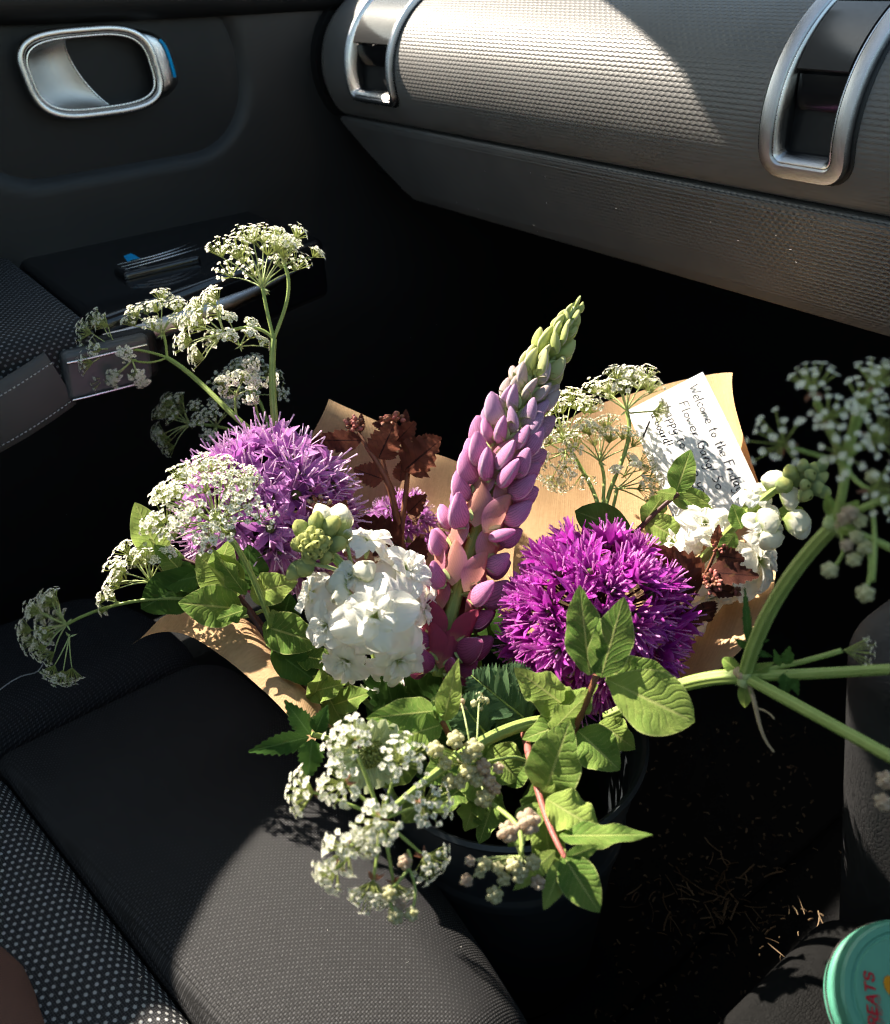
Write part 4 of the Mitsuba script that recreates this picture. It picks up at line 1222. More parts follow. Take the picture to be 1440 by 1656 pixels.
# ------------------------------------------------------------------ lupin
def lupin():
    k = thing('lupin', 'tall lupin spike shading from dark pink to lilac with a pale green tip', 'lupin')
    ax = curve([at(*q) for q in ((712, 1095, .665), (722, 1030, .672), (740, 955, .68), (775, 850, .69), (812, 740, .705), (852, 640, .72), (893, 565, .73), (926, 506, .737))], 80)
    mb = MB(); tube(mb, ax, np.interp(np.linspace(0, 1, 80), [0, .5, .8, 1], [.0062, .0050, .003, .0015]), sides=10, uid=0.0); mb.part(k, 'stem', 'p_stem')
    # whorls: place on the spike 0..1, florets, floret length, lean towards the tip
    tv = [.015, .07, .135, .205, .275, .345, .41, .465, .515, .565, .61, .655, .70, .74, .78, .815, .85, .885, .915, .945, .97, .992]
    off = 0.0
    for wi, t in enumerate(tv):
        c = np.array([np.interp(t, np.linspace(0, 1, 80), ax[:, q]) for q in range(3)])
        i = min(int(t * 79), 77); d = unit(ax[i + 2] - ax[i])
        toc = unit(CAM - c); toc = unit(toc - d * (toc @ d)); lat = np.cross(d, toc)
        op = np.clip((.50 - t) / .12, 0, 1)
        L = np.interp(t, [0, .1, .3, .45, .6, .75, .9, 1], [.023, .025, .0265, .0265, .0265, .0235, .0185, .012])
        nfl = 8 if t < .45 else 9 if t < .8 else (7 if t < .96 else 4)
        lean = np.interp(t, [0, .2, .45, .6, .85, 1], [.10, .22, .35, .70, 1.25, 2.4])
        stalk = np.interp(t, [0, .1, .3, .5, .7, .85, 1], [.012, .0140, .0170, .0140, .0092, .0056, .0018])
        off += math.pi / nfl
        uid = float(int(np.clip(t * 15.9, 0, 15)))
        for q in range(nfl):
            az = off + 2 * math.pi * q / nfl + rng.normal(0, .09)
            o = toc * math.cos(az) + lat * math.sin(az)
            if t < .46 and t > .05 and math.cos(az) > .86:
                continue
            out = unit(o + d * (lean + rng.normal(0, .16)) + np.cross(d, o) * rng.normal(0, .14))
            base = c + o * stalk + d * rng.normal(0, .002) + d * stalk * .5 * min(lean, 1.2)
            side = unit(np.cross(d, o)); upv = unit(np.cross(out, side)); upv = upv if upv @ d > 0 else -upv
            fk = child(k, 'floret')
            # wings: two cupped petals closed into a pointed shell with a sharp keel
            n, m = 15, 20
            tt_ = np.linspace(0, 1, n); an = np.linspace(0, 2 * np.pi, m + 1)
            L_ = L * rng.uniform(.76, 1.10)
            fat = np.interp(t, [0, .5, .7, 1], [1.05, 1.02, .86, .66])
            h_ = tt_ ** .5 * (1 - tt_) ** .62 / .545; h_[0] = .22; h_[-1] = 0.0
            hh, ww = .44 * L_ * fat, .25 * L_ * fat
            rl = rng.normal(0, .42)
            s2_, u2_ = side * math.cos(rl) + upv * math.sin(rl), upv * math.cos(rl) - side * math.sin(rl)
            g = np.zeros((n, m + 1, 3))
            cz = -.10 * np.sin(tt_ * 2.6) + .30 * tt_ ** 2.4
            for a_ in range(m + 1):
                ca, sa = math.cos(an[a_]), math.sin(an[a_])
                lens = np.sign(ca) * abs(ca) ** 1.25
                g[:, a_] = base + out * (L_ * tt_)[:, None] + s2_ * (ww * h_ * lens)[:, None] + u2_ * (hh * h_ * np.sign(sa) * abs(sa) ** .9 + L_ * cz)[:, None]
            uv = np.stack(np.broadcast_arrays(np.linspace(.01, .99, n)[:, None] + uid, (an / 6.2832)[None]), -1)
            if t > .5:
                MB().add(g, gridf(n, m + 1), uv).put(fk + '__bud', 'p_lupin')
            else:
                MB().add(g, gridf(n, m + 1), uv).put(fk + '__wings', 'p_lupin')
                # banner: a folded sheet standing behind the wings, its sides bent back
                mbb = MB(); n2, m2 = 10, 11
                gb = np.zeros((n2, m2, 3))
                opn = rng.uniform(.5, 1.0)
                lean_ = unit(upv * .85 + out * .50)
                bk = unit(np.cross(side, lean_)); bk = bk if bk @ out < 0 else -bk
                for a_, s_ in enumerate(np.linspace(0, 1, n2)):
                    wid = math.sin(math.pi * min(1, s_ * .78 + .13)) ** .75
                    for b_, v_ in enumerate(np.linspace(-1, 1, m2)):
                        gb[a_, b_] = base + out * L * .10 + lean_ * L * (.10 + 1.22 * s_ - .16 * v_ * v_) + side * L * .50 * v_ * wid + bk * L * (.48 * opn * abs(v_) ** 1.3 * wid + .22 * s_ * s_)
                mbb.add(gb, gridf(n2, m2), griduv(n2, m2, uid)); mbb.put(fk + '__banner', 'p_banner')
            # calyx and stalk
            mbc = MB()
            tube(mbc, curve([c + d * (-.004), c + o * stalk * .6, base + out * L * .06], 5), [.0009, .0011, .0022], sides=6, uid=3.0)
            for sg in (-1, 1):
                leaf_mesh(mbc, base - upv * L * .05 * sg, base + out * L * (.52 if t > .5 else .32) - upv * sg * hh * .92, L * .44, face=-upv * sg + out * .2, nt=6, nv=5, wave=0, fold=.3, arch=-.1, uid=3.0)
            mbc.put(fk + '__calyx', 'p_stem')
    return k


lupin()


# ------------------------------------------------------------------ alliums
def allium(label, ctr, rad, nfl, bsdf, openness, stempx, fl=.36, hide=None, rmin=.86):
    k = thing('allium', label, 'allium')
    c = at(*ctr)
    rad = rad * ctr[2] / FPX
    toc = unit(CAM - c)
    mb = MB(); pts = [c] + [at(*q) for q in stempx]
    tube(mb, curve(pts, 10), .0042, sides=8, uid=0.0); mb.part(k, 'stem', 'p_stem')
    variants = []
    L = rad * fl
    for v_ in range(7):
        mbv = MB()
        op = np.clip(openness + rng.normal(0, .22), .12, 1.25)
        for q in range(6):
            az = q * math.pi / 3 + rng.normal(0, .08)
            e = np.array([math.cos(az), math.sin(az), 0]); zc = np.array([0, 0, 1.0])
            n, wd = 6, L * .125 * rng.uniform(.85, 1.15)
            rows = []
            bend = rng.normal(0, .15)
            pos = np.array([0, 0, 0.0]) + e * L * .05
            for i, s_ in enumerate(np.linspace(0, 1, n)):
                ang = .25 + (op + bend) * (.35 + .9 * s_)
                if i:
                    pos = pos + (e * math.sin(ang) + zc * math.cos(ang)) * L * .78 / (n - 1)
                hw = wd * math.sin(math.pi * (s_ * .84 + .13)) ** .9
                tq = np.cross(zc, e); nn = -e * math.cos(ang) + zc * math.sin(ang)
                rows.append([pos - tq * hw + nn * hw * .45, pos, pos + tq * hw + nn * hw * .45])
            mbv.add(np.array(rows), gridf(n, 3), griduv(n, 3, float(rng.integers(0, 5))))
            az2 = az + .5; e2 = np.array([math.cos(az2), math.sin(az2), 0])
            sp = .25 + .5 * op
            pts_ = [e2 * L * .06 + zc * L * .02, e2 * L * .3 * sp + zc * L * .4, e2 * L * .52 * sp + zc * L * rng.uniform(.66, .82)]
            tube(mbv, np.array(pts_), [L * .020, L * .011, L * .024], sides=3, uid=8.0)
        ball(mbv, [0, 0, L * .14], L * .125, 5, 7, uid=6.0)
        variants.append(mbv)
    plys = [m_.dict(bsdf) for m_ in variants]
    ped = MB()
    ga = math.pi * (3 - 5 ** .5)
    for i in range(nfl):
        zc = 1 - 2 * (i + .5) / nfl
        rr = math.sqrt(1 - zc * zc)
        d = np.array([rr * math.cos(ga * i), rr * math.sin(ga * i), zc]) + rng.normal(0, .10, 3)
        d = unit(d)
        if d @ toc < -.45 or d[2] < -.80:
            continue
        base = c + d * rad * (1 - fl * .72) * rng.uniform(rmin, 1.04)
        dirn = unit(d + rng.normal(0, .22, 3))
        fr = frame(dirn, rng.normal(0, 1, 3)) * rng.uniform(.85, 1.12)
        M = np.eye(4); M[:3, :3] = fr; M[:3, 3] = base
        scene[child(k, 'floret')] = {**plys[int(rng.integers(0, 7))], 'to_world': T(M.tolist())}
        tube(ped, curve([c + d * rad * .06, c + d * rad * .38 + rng.normal(0, .001, 3), base], 4), rad * .0105, sides=4, uid=7.0)
    ped.part(k, 'flower_stalks', bsdf)
    labels[f'{k}__flower_stalks'] = {'label': 'thin stalks that carry the florets', 'kind': 'stuff'}
    ball_ = MB(); ball(ball_, c, rad * .09, 8, 10, uid=7.0); ball_.part(k, 'core', bsdf)
    return k


allium('deep magenta allium globe at the right, behind the large green leaves', (962, 1000, .665), 166, 235, 'p_allium', .60, [(900, 1120, .72), (850, 1260, .78)], .37, rmin=.80)
allium('pale lilac allium globe at the left, behind the flat cream umbel', (438, 832, .775), 156, 165, 'p_allium_pale', 1.0, [(520, 960, .80), (640, 1200, .82)], .42, rmin=.82)
allium('small purple allium half hidden between the red leaved sprig and the lupin', (652, 850, .845), 62, 80, 'p_allium_pale', .7, [(680, 940, .84), (720, 1100, .82)], .40)


# ------------------------------------------------------------------ white stocks
def petal(mbp, base, n0, out, L, w, tilt, ruf, uid=0.0, n=10, m=13):
    """A broad ruffled petal: starts at the base, leans out by tilt from the axis n0."""
    side = np.cross(n0, out)
    g = np.zeros((n, m, 3)); p1, p2 = rng.uniform(0, 6.28, 2)
    for i, s_ in enumerate(np.linspace(0, 1, n)):
        a = tilt * (.45 + .75 * s_)
        f = out * math.sin(a) + n0 * math.cos(a)
        nn = n0 * math.sin(a) - out * math.cos(a)
        wid = w * math.sin(math.pi * min(1, .10 + .66 * s_ ** .9)) * (1 if s_ < .9 else .86)
        for j, v_ in enumerate(np.linspace(-1, 1, m)):
            ru = ruf * L * s_ ** 1.6 * (math.sin(3.1 * v_ + p1) * .6 + math.sin(6.0 * v_ + p2) * .45 + .35 * s_ * s_ * math.sin(11 * v_ + p1 + p2))
            g[i, j] = base + f * L * s_ * (1 - .10 * v_ * v_ * s_) + side * wid * v_ * .5 + nn * (ru + .16 * L * v_ * v_ * s_ * math.sin(p1 + 2))
    mbp.add(g, gridf(n, m), griduv(n, m, uid))


def stock_flower(k, px, nrm, rpx, layers=((5, 1.0, 1.5), (5, .80, 1.12), (4, .56, .75), (3, .34, .35))):
    c = at(*px); r = rpx * px[2] / FPX
    n0 = way(*nrm); fk = child(k, 'flower')
    fr = frame(n0)
    for li, (cnt, s_, tilt) in enumerate(layers):
        o = rng.uniform(0, 6.28)
        for q in range(cnt):
            az = o + q * 2 * math.pi / cnt + rng.normal(0, .15)
            out = fr[:, 0] * math.cos(az) + fr[:, 1] * math.sin(az)
            mbp = MB()
            petal(mbp, c + n0 * r * .06 * li + out * r * .04, n0, out, r * s_ * rng.uniform(.9, 1.1), r * s_ * rng.uniform(.78, 1.0), tilt * rng.uniform(.75, 1.2), .13)
            kk = COUNT.get((fk, 'petal'), 0); COUNT[(fk, 'petal')] = kk + 1
            mbp.put(fk + '__petal' + (f'_{kk:03d}' if kk else ''), 'p_stock')
    mbc = MB()
    tube(mbc, curve([c - n0 * r * .55, c - n0 * r * .2, c + n0 * r * .02], 4), [r * .05, r * .11, r * .06], sides=7, uid=3.0)
    mbc.put(fk + '__calyx', 'p_stem')


def bud(mbp, b, t, w, uid=1.0, twistn=3):
    B, Tp = at(*b), at(*t); a = Tp - B; L = np.linalg.norm(a); fr = frame(a)
    n, m = 9, 12
    g = np.zeros((n, m, 3)); wr = w * b[2] / FPX / 2
    for i, s_ in enumerate(np.linspace(0, 1, n)):
        rr = wr * math.sin(math.pi * (s_ * .90 + .07)) ** .62
        for j in range(m):
            an = 2 * math.pi * j / m + .5 * s_
            rad = rr * (1 + (.20 if uid > 1.5 else .12) * math.cos(twistn * an + 1.6 * s_))
            g[i, j] = B + fr[:, 2] * L * s_ + (fr[:, 0] * math.cos(an) + fr[:, 1] * math.sin(an)) * rad
    uv = np.stack(np.broadcast_arrays(np.linspace(.01, .99, n)[:, None] + uid, (np.arange(m) / m)[None]), -1)
    mbp.add(g, gridf(n, m, True), uv)


def buds(k, lst, name='bud'):
    for b, t, w, uid in lst:
        mbp = MB(); bud(mbp, b, t, w, uid); mbp.part(k, name, 'p_stock')


st1 = thing('white_stock', 'large white double stock flower with a green bud tip, left of the lupin', 'stock flower')
stem_part(st1, [(640, 1200, .70), (610, 1060, .68), (585, 960, .655), (545, 905, .64), (515, 880, .632)], 16, [.005, .0045, .004, .003], 0.0)
for px, nrm, r in (((618, 1000, .622), (.05, .1, 1), 72), ((545, 1015, .638), (-.6, -.05, .8), 54), ((664, 930, .65), (.55, .6, .6), 54), ((606, 885, .655), (.2, .95, .35), 46), ((518, 965, .645), (-.85, .3, .5), 42),
                   ((578, 938, .636), (-.25, .6, .8), 36), ((572, 1068, .648), (-.35, -.6, .8), 50), ((652, 1065, .642), (.45, -.55, .75), 54), ((632, 1110, .675), (.1, -.9, .5), 40), ((690, 985, .665), (.9, .1, .4), 44)):
    stock_flower(st1, (px[0] - 10, px[1] - 4, px[2]), nrm, r)
B1 = []
for i in range(16):
    rr, an = 4 + 20 * math.sqrt(i / 16), i * 2.4
    x, y = 508 + rr * math.cos(an), 880 + rr * .9 * math.sin(an)
    B1.append(((508 + .3 * rr * math.cos(an), 884 + .3 * rr * math.sin(an), .630), (x, y, .612 + .0005 * rr), 13 + i * .25, 1.0))
for x, y, w in ((488, 856, 26), (512, 846, 24), (535, 852, 28), (483, 880, 26), (545, 880, 26), (492, 918, 30), (478, 922, 24), (528, 900, 24), (498, 905, 24)):
    B1.append(((508 + (x - 508) * .45, 888 + (y - 888) * .45, .636), (x + (x - 508) * .12, y + (y - 888) * .12, .628), w * .8, 1.0))
for b, t, w in (((530, 868, .64), (512, 832, .645), 28), ((542, 870, .64), (540, 832, .648), 36), ((552, 872, .64), (560, 850, .645), 34), ((560, 950, .635), (530, 942, .625), 40), ((565, 960, .63), (540, 972, .62), 40), ((590, 935, .63), (592, 910, .62), 38)):
    B1.append((b, t, w, 2.0))
B1 = [((508 + (b[0] - 508) * 1.3, 878 + (b[1] - 880) * 1.3, b[2]), (508 + (t[0] - 508) * 1.3, 878 + (t[1] - 880) * 1.3, t[2]), w * 1.32, u) if t[0] < 552 and t[1] < 935 else (b, t, w, u) for b, t, w, u in B1]
buds(st1, B1)
mb = MB()
for a_, b_ in (((560, 930, .645), (500, 912, .634)), ((560, 930, .645), (540, 938, .632)), ((575, 945, .65), (560, 872, .64)), ((540, 902, .64), (500, 880, .636))):
    tube(mb, curve([at(*a_), (at(*a_) + at(*b_)) / 2 + way(0, .5, .5) * .003, at(*b_)], 6), .0016, sides=6, uid=3.0)
mb.part(st1, 'bud_stalks', 'p_stem'); labels[st1 + '__bud_stalks'] = {'label': 'short pale green bud stalks', 'kind': 'stuff'}

st2 = thing('white_stock', 'white stock flower at the right below the card, with cream green buds leaning right', 'stock flower')
stem_part(st2, [(1080, 960, .70), (1140, 900, .675), (1200, 840, .645), (1250, 795, .625), (1320, 750, .61)], 16, [.004, .0035, .003, .002], 0.0)
for px, nrm, r in (((1140, 850, .68), (-.2, .5, .9), 48), ((1190, 925, .69), (.3, .0, 1), 62), ((1225, 905, .675), (.8, .2, .6), 52), ((1095, 880, .69), (-.7, .4, .6), 44), ((1150, 960, .695), (.1, -.7, .7), 48), ((1222, 800, .64), (-.1, .9, .5), 34), ((1238, 850, .63), (.2, -.2, 1), 36), ((1100, 1005, .70), (-.4, -.6, .7), 40)):
    stock_flower(st2, px, nrm, r)
B2 = []
for b, t, w, u in (((1225, 822, .64), (1212, 780, .64), 38, 2), ((1248, 795, .63), (1262, 762, .625), 40, 2), ((1265, 805, .625), (1295, 800, .615), 42, 2), ((1225, 850, .632), (1262, 838, .622), 44, 2), ((1270, 842, .625), (1312, 845, .615), 42, 2), ((1285, 838, .625), (1300, 872, .62), 34, 2), ((1240, 858, .63), (1250, 888, .622), 40, 2),
                   ((1282, 788, .62), (1288, 758, .612), 26, 1), ((1298, 782, .615), (1308, 752, .608), 24, 1), ((1305, 775, .612), (1325, 748, .605), 24, 1), ((1312, 780, .612), (1340, 765, .604), 26, 1), ((1310, 790, .61), (1335, 788, .602), 26, 1), ((1295, 795, .61), (1312, 805, .602), 26, 1), ((1285, 778, .615), (1275, 752, .61), 24, 1), ((1320, 765, .608), (1340, 740, .602), 20, 1), ((1300, 765, .608), (1300, 742, .604), 20, 1), ((1322, 790, .607), (1345, 800, .602), 22, 1), ((1305, 770, .604), (1318, 765, .598), 22, 1), ((1298, 782, .604), (1308, 786, .598), 20, 1), ((1262, 795, .62), (1278, 772, .612), 28, 1)):
    B2.append((b, t, w, float(u)))
buds(st2, B2)
for b, t, w, r_ in (((1195, 848, .645), (1240, 805, .635), 34, .3), ((1200, 855, .642), (1185, 815, .64), 34, -.4), ((1190, 862, .648), (1160, 905, .65), 30, .3), ((1255, 835, .63), (1300, 822, .62), 26, .3)):
    pleaf(st2, b, t, w, name='sepal', roll=r_, wave=.05, arch=.1)

# ------------------------------------------------------------------ ninebark sprigs
def clump(k, px, rpx, n, cols=(5.0, 2.0), squash=.8):
    c = at(*px); r = rpx * px[2] / FPX
    mbp = MB()
    for i in range(n):
        d = unit(rng.normal(0, 1, 3) + way(0, .6, .6)); p = c + d * r * rng.uniform(.5, 1) * np.array([1, 1, squash])
        ball(mbp, p, r * rng.uniform(.13, .22), 5, 6, uid=cols[int(rng.integers(0, len(cols)))], axis=d, long=1.3)
        tube(mbp, np.array([c, p]), r * .035, sides=3, uid=cols[0])
    return mbp.part(k, 'bud_cluster', 'p_stem')


NB = dict(shape='heart', fold=.22, wave=.06, nw=3.5, teeth=8)
n1 = sprig('ninebark_sprig', 'wine red serrated leaves on upright brown stems in front of the pale paper corner', [
    ([(655, 905, .80), (640, 830, .795), (625, 775, .79), (602, 735, .79), (580, 700, .795)], [.0042, .003, .002], 5.0), ([(648, 880, .80), (655, 810, .80), (660, 755, .80), (655, 700, .80)], [.003, .002], 5.0), ([(640, 800, .795), (620, 745, .80), (622, 700, .80)], .002, 5.0)], [
    ((585, 712, .79), (500, 712, .79), 36, dict(roll=.35, arch=.10)), ((612, 742, .79), (640, 682, .785), 52, dict(roll=.3)), ((655, 760, .795), (712, 712, .79), 74, dict(roll=.55, arch=.1)), ((620, 775, .79), (572, 758, .785), 40, dict(roll=-.3)),
    ((640, 715, .795), (672, 682, .795), 38, dict(roll=-.5)), ((648, 778, .80), (650, 745, .80), 26, {}), ((648, 885, .79), (572, 838, .785), 62, dict(roll=.1, arch=.05)), ((660, 830, .80), (690, 800, .80), 34, dict(roll=.4)), ((675, 720, .80), (715, 708, .80), 26, dict(roll=.3)), ((632, 690, .80), (602, 685, .80), 18, {}), ((655, 690, .80), (657, 662, .80), 14, {}), ((582, 700, .795), (585, 668, .795), 14, {}), ((660, 885, .80), (690, 905, .79), 50, dict(roll=.2))], bsdf='p_wine', cat='sprig', **NB)
clump(n1, (570, 690, .79), 20, 26); clump(n1, (636, 682, .795), 22, 26)
n2 = sprig('ninebark_sprig', 'red budded sprig at the lower left of the upright one, over the lilac globe', [([(560, 900, .74), (540, 850, .735), (520, 825, .725)], .0016, 5.0)], [((545, 845, .73), (560, 808, .73), 30, dict(roll=.3)), ((535, 842, .73), (505, 800, .73), 20, {})], bsdf='p_wine', **NB)
clump(n2, (518, 822, .725), 24, 34, (5.0, 2.0, 4.0))
n3 = sprig('ninebark_sprig', 'dark wine sprig with red buds at the right, in front of the white stock', [([(1085, 1010, .68), (1130, 950, .665), (1160, 885, .655)], [.002, .0012], 5.0)], [
    ((1132, 945, .665), (1048, 880, .66), 66, dict(roll=.2, arch=.1)), ((1120, 960, .66), (1092, 890, .65), 50, dict(roll=-.4)), ((1110, 985, .665), (1118, 1020, .65), 74, dict(roll=.2)), ((1145, 925, .65), (1228, 932, .64), 40, dict(roll=.4, arch=.08)), ((1158, 898, .65), (1205, 905, .645), 36, dict(roll=-.3)), ((1158, 885, .655), (1163, 848, .65), 18, {}), ((1148, 950, .65), (1200, 962, .645), 26, dict(roll=.3)), ((1135, 975, .66), (1150, 1005, .655), 40, {})], bsdf='p_wine', **NB)
clump(n3, (1152, 942, .645), 22, 40); clump(n3, (1165, 888, .65), 16, 24); clump(n3, (1190, 958, .645), 13, 18)


# ------------------------------------------------------------------ cow parsley
def floweret(mbp, c, nrm, r):
    fr = frame(nrm, rng.normal(0, 1, 3))
    for q in range(5):
        a = q * 1.2566 + rng.normal(0, .1); rr = r * rng.uniform(.75, 1.25)
        e = fr[:, 0] * math.cos(a) + fr[:, 1] * math.sin(a); s = np.cross(fr[:, 2], e); up_ = fr[:, 2]
        v = np.array([c, c + e * rr * .62 - s * rr * .42 + up_ * rr * .30, c + e * rr + up_ * rr * .22, c + e * rr * .62 + s * rr * .42 + up_ * rr * .30])
        mbp.add(v, [[0, 1, 2], [0, 2, 3]], [[.02, .5], [.6, .1], [.95, .5], [.6, .9]])
    ball(mbp, c + fr[:, 2] * r * .12, r * .22, 4, 5, uid=1.0)


def umbellet(mbp, base, d, R_, n, fr_=.0022, spread=.95):
    f3 = frame(d)
    for i in range(n):
        th = spread * math.sqrt((i + .4) / n) + rng.normal(0, .05); ph_ = i * 2.4 + rng.normal(0, .2)
        dd = unit(f3[:, 2] * math.cos(th) + (f3[:, 0] * math.cos(ph_) + f3[:, 1] * math.sin(ph_)) * math.sin(th))
        p = base + dd * R_ * rng.uniform(.82, 1.08)
        tube(mbp, np.array([base, p]), .00032, sides=3, uid=1.0, caps=False)
        floweret(mbp, p, unit(dd + d * .5 + rng.normal(0, .15, 3)), fr_ * rng.uniform(.8, 1.2))


def umbel(k, hub, nrm, rpx, n=11, flat=.62, fr_=.0023, nf=18, size=.35, spread=1.12, down=0):
    c = at(*hub); R_ = 1.10 * rpx * hub[2] / FPX; d = way(*nrm); f3 = frame(d)
    uk = child(k, 'umbel'); rays = MB()
    for i in range(n):
        th = spread * math.sqrt((i + .3) / n); ph_ = i * 2.4 + rng.normal(0, .15)
        dd = unit(f3[:, 2] * math.cos(th) + (f3[:, 0] * math.cos(ph_) + f3[:, 1] * math.sin(ph_)) * math.sin(th) * 1.25)
        L = R_ * rng.uniform(.78, 1.05) * (1 - size * .55)
        b = c + dd * L * np.array([1, 1, 1])
        b = b - d * (b - c) @ d * 0 
        bend = c + dd * L * .55 + d * L * .06
        tube(rays, curve([c, bend, b], 5), [.0008, .00045], sides=5, uid=3.0)
        mbp = MB()
        umbellet(mbp, b, unit(dd * (1 - flat) + d * flat + rng.normal(0, .12, 3)), R_ * size * rng.uniform(.85, 1.1), nf, fr_)
        mbp.put(f'{uk}__umbellet' + (f'_{i:03d}' if i else ''), 'p_parsley')
    for i in range(4):
        a = rng.uniform(0, 6.28); e = unit(f3[:, 0] * math.cos(a) + f3[:, 1] * math.sin(a) - d * .6)
        leaf_mesh(rays, c, c + e * R_ * .18, R_ * .045, nt=4, nv=3, uid=3.0, wave=0, shape='lance')
    rays.put(uk + '__rays', 'p_stem')


def parsley(label, stems, umbels, group=None):
    k = thing('cow_parsley', label, 'cow parsley', group)
    for px, r in stems:
        stem_part(k, px, 14, r, 0.0)
    for u in umbels:
        umbel(k, *u[:3], **(u[3] if len(u) > 3 else {}))
    return k


parsley('tallest cow parsley stem at the upper left, with umbels against the dark footwell', [
    ([(470, 900, .80), (448, 712, .80), (441, 630, .80), (443, 548, .80)], [.0030, .0028, .0032, .0026]), ([(443, 548, .80), (433, 507, .80), (425, 466, .80)], .0017), ([(443, 548, .80), (462, 495, .80), (467, 455, .80), (460, 428, .80)], .0017), ([(443, 550, .80), (422, 533, .80), (392, 530, .80), (364, 540, .80)], .0016), ([(420, 690, .84), (410, 640, .83), (398, 600, .82)], .0012)], [
    ((425, 466, .80), (-.10, 1, -.05), 82, dict(n=14, spread=1.05)), ((460, 428, .80), (.35, .9, .1), 52, dict(n=6)), ((364, 540, .80), (-.8, .25, .1), 66, dict(n=13, spread=1.25)), ((388, 560, .81), (.3, .3, .5), 48, dict(n=5)), ((398, 600, .82), (.1, -.4, .5), 44, dict(n=6))])
parsley('cow parsley stem slanting to the left in front of the strap clasp', [
    ([(520, 850, .80), (440, 725, .81), (385, 678, .82), (330, 625, .835), (270, 578, .85)], [.003, .0028, .0022]), ([(270, 578, .85), (235, 568, .85), (190, 564, .85)], .0014), ([(270, 578, .85), (268, 556, .85), (264, 537, .85)], .0014), ([(270, 578, .85), (240, 586, .85), (214, 582, .85)], .001), ([(384, 678, .82), (381, 660, .82), (381, 632, .82)], .0012)], [
    ((192, 564, .85), (-.85, .05, .25), 62, dict(n=12, spread=1.2)), ((262, 540, .85), (-.05, .75, .55), 56, dict(n=9)), ((214, 582, .85), (.1, -.6, .5), 44, dict(n=5)), ((382, 640, .82), (.1, .9, .2), 40, dict(n=4))])
parsley('shaded cow parsley low at the back left, dim behind the slanting stem', [
    ([(480, 850, .92), (420, 720, .94), (355, 690, .955), (308, 686, .96)], .0018), ([(470, 820, .92), (440, 715, .94), (425, 660, .95), (405, 625, .96)], .0018)], [
    ((308, 686, .96), (-.7, .2, .25), 52, dict(n=11, spread=1.2)), ((408, 640, .96), (.1, .5, .5), 58, dict(n=10, spread=1.2)), ((350, 690, .955), (0, .4, .6), 46, dict(n=7))])
parsley('dense flat cow parsley umbel lying over the lilac allium', [
    ([(440, 1010, .69), (420, 960, .68), (395, 905, .67), (352, 845, .655)], [.0026, .002]),], [((352, 850, .655), (-.10, .62, .62), 98, dict(n=30, nf=16, flat=.8, size=.27, spread=1.2, fr_=.0024))])
parsley('leftmost cow parsley, its two umbels hanging over the seat bolster', [
    ([(430, 985, .72), (340, 990, .72), (285, 962, .72), (245, 942, .72)], .0017), ([(400, 985, .715), (300, 968, .71), (220, 972, .715), (150, 990, .716), (108, 1010, .716)], [.0018, .0013])], [
    ((245, 942, .72), (-.55, .75, .15), 62, dict(n=13, size=.34)), ((108, 1010, .716), (-.9, .05, .25), 62, dict(n=13, spread=1.3)), ((190, 975, .716), (-.7, .3, .3), 26, dict(n=4, nf=9, size=.6)), ((262, 925, .72), (.2, .9, .2), 38, dict(n=4)), ((112, 1030, .716), (-.1, -.9, .3), 66, dict(n=3, size=.38, spread=.3))])
parsley('cluster of dusty cow parsley umbels in front of the paper, left of the card', [
    ([(990, 880, .74), (985, 800, .755), (1010, 735, .760), (1018, 700, .762), (1014, 664, .762)], .0019), ([(975, 860, .74), (965, 808, .755), (942, 760, .775), (915, 714, .785)], .0019), ([(985, 860, .74), (976, 805, .755), (977, 770, .765), (971, 747, .77)], .0016), ([(990, 830, .745), (999, 790, .755)], .0015)], [
    ((1014, 664, .762), (-.15, 1, .05), 66, dict(n=12)), ((915, 714, .785), (-.35, .7, .4), 72, dict(n=16, spread=1.2)), ((971, 747, .77), (.0, .95, .15), 62, dict(n=10)), ((999, 790, .755), (.75, .15, .3), 66, dict(n=6, spread=.8)), ((1020, 668, .762), (.9, .15, .1), 52, dict(n=2, spread=.3)), ((1010, 770, .765), (.1, .6, .5), 34, dict(n=4)), ((915, 730, .78), (-.3, -.5, .6), 62, dict(n=8, spread=1.2))])


def bud_ball(mbp, px, rpx, uid=2.0, n=11):
    c = at(*px); r = rpx * px[2] / FPX
    for i in range(n):
        z = 1 - 2 * (i + .5) / n; a = i * 2.4; rr = math.sqrt(1 - z * z)
        d = np.array([rr * math.cos(a), rr * math.sin(a), z])
        ball(mbp, c + d * r * .62, r * .46 * rng.uniform(.85, 1.1), 5, 6, uid=uid, axis=d, long=1.1)


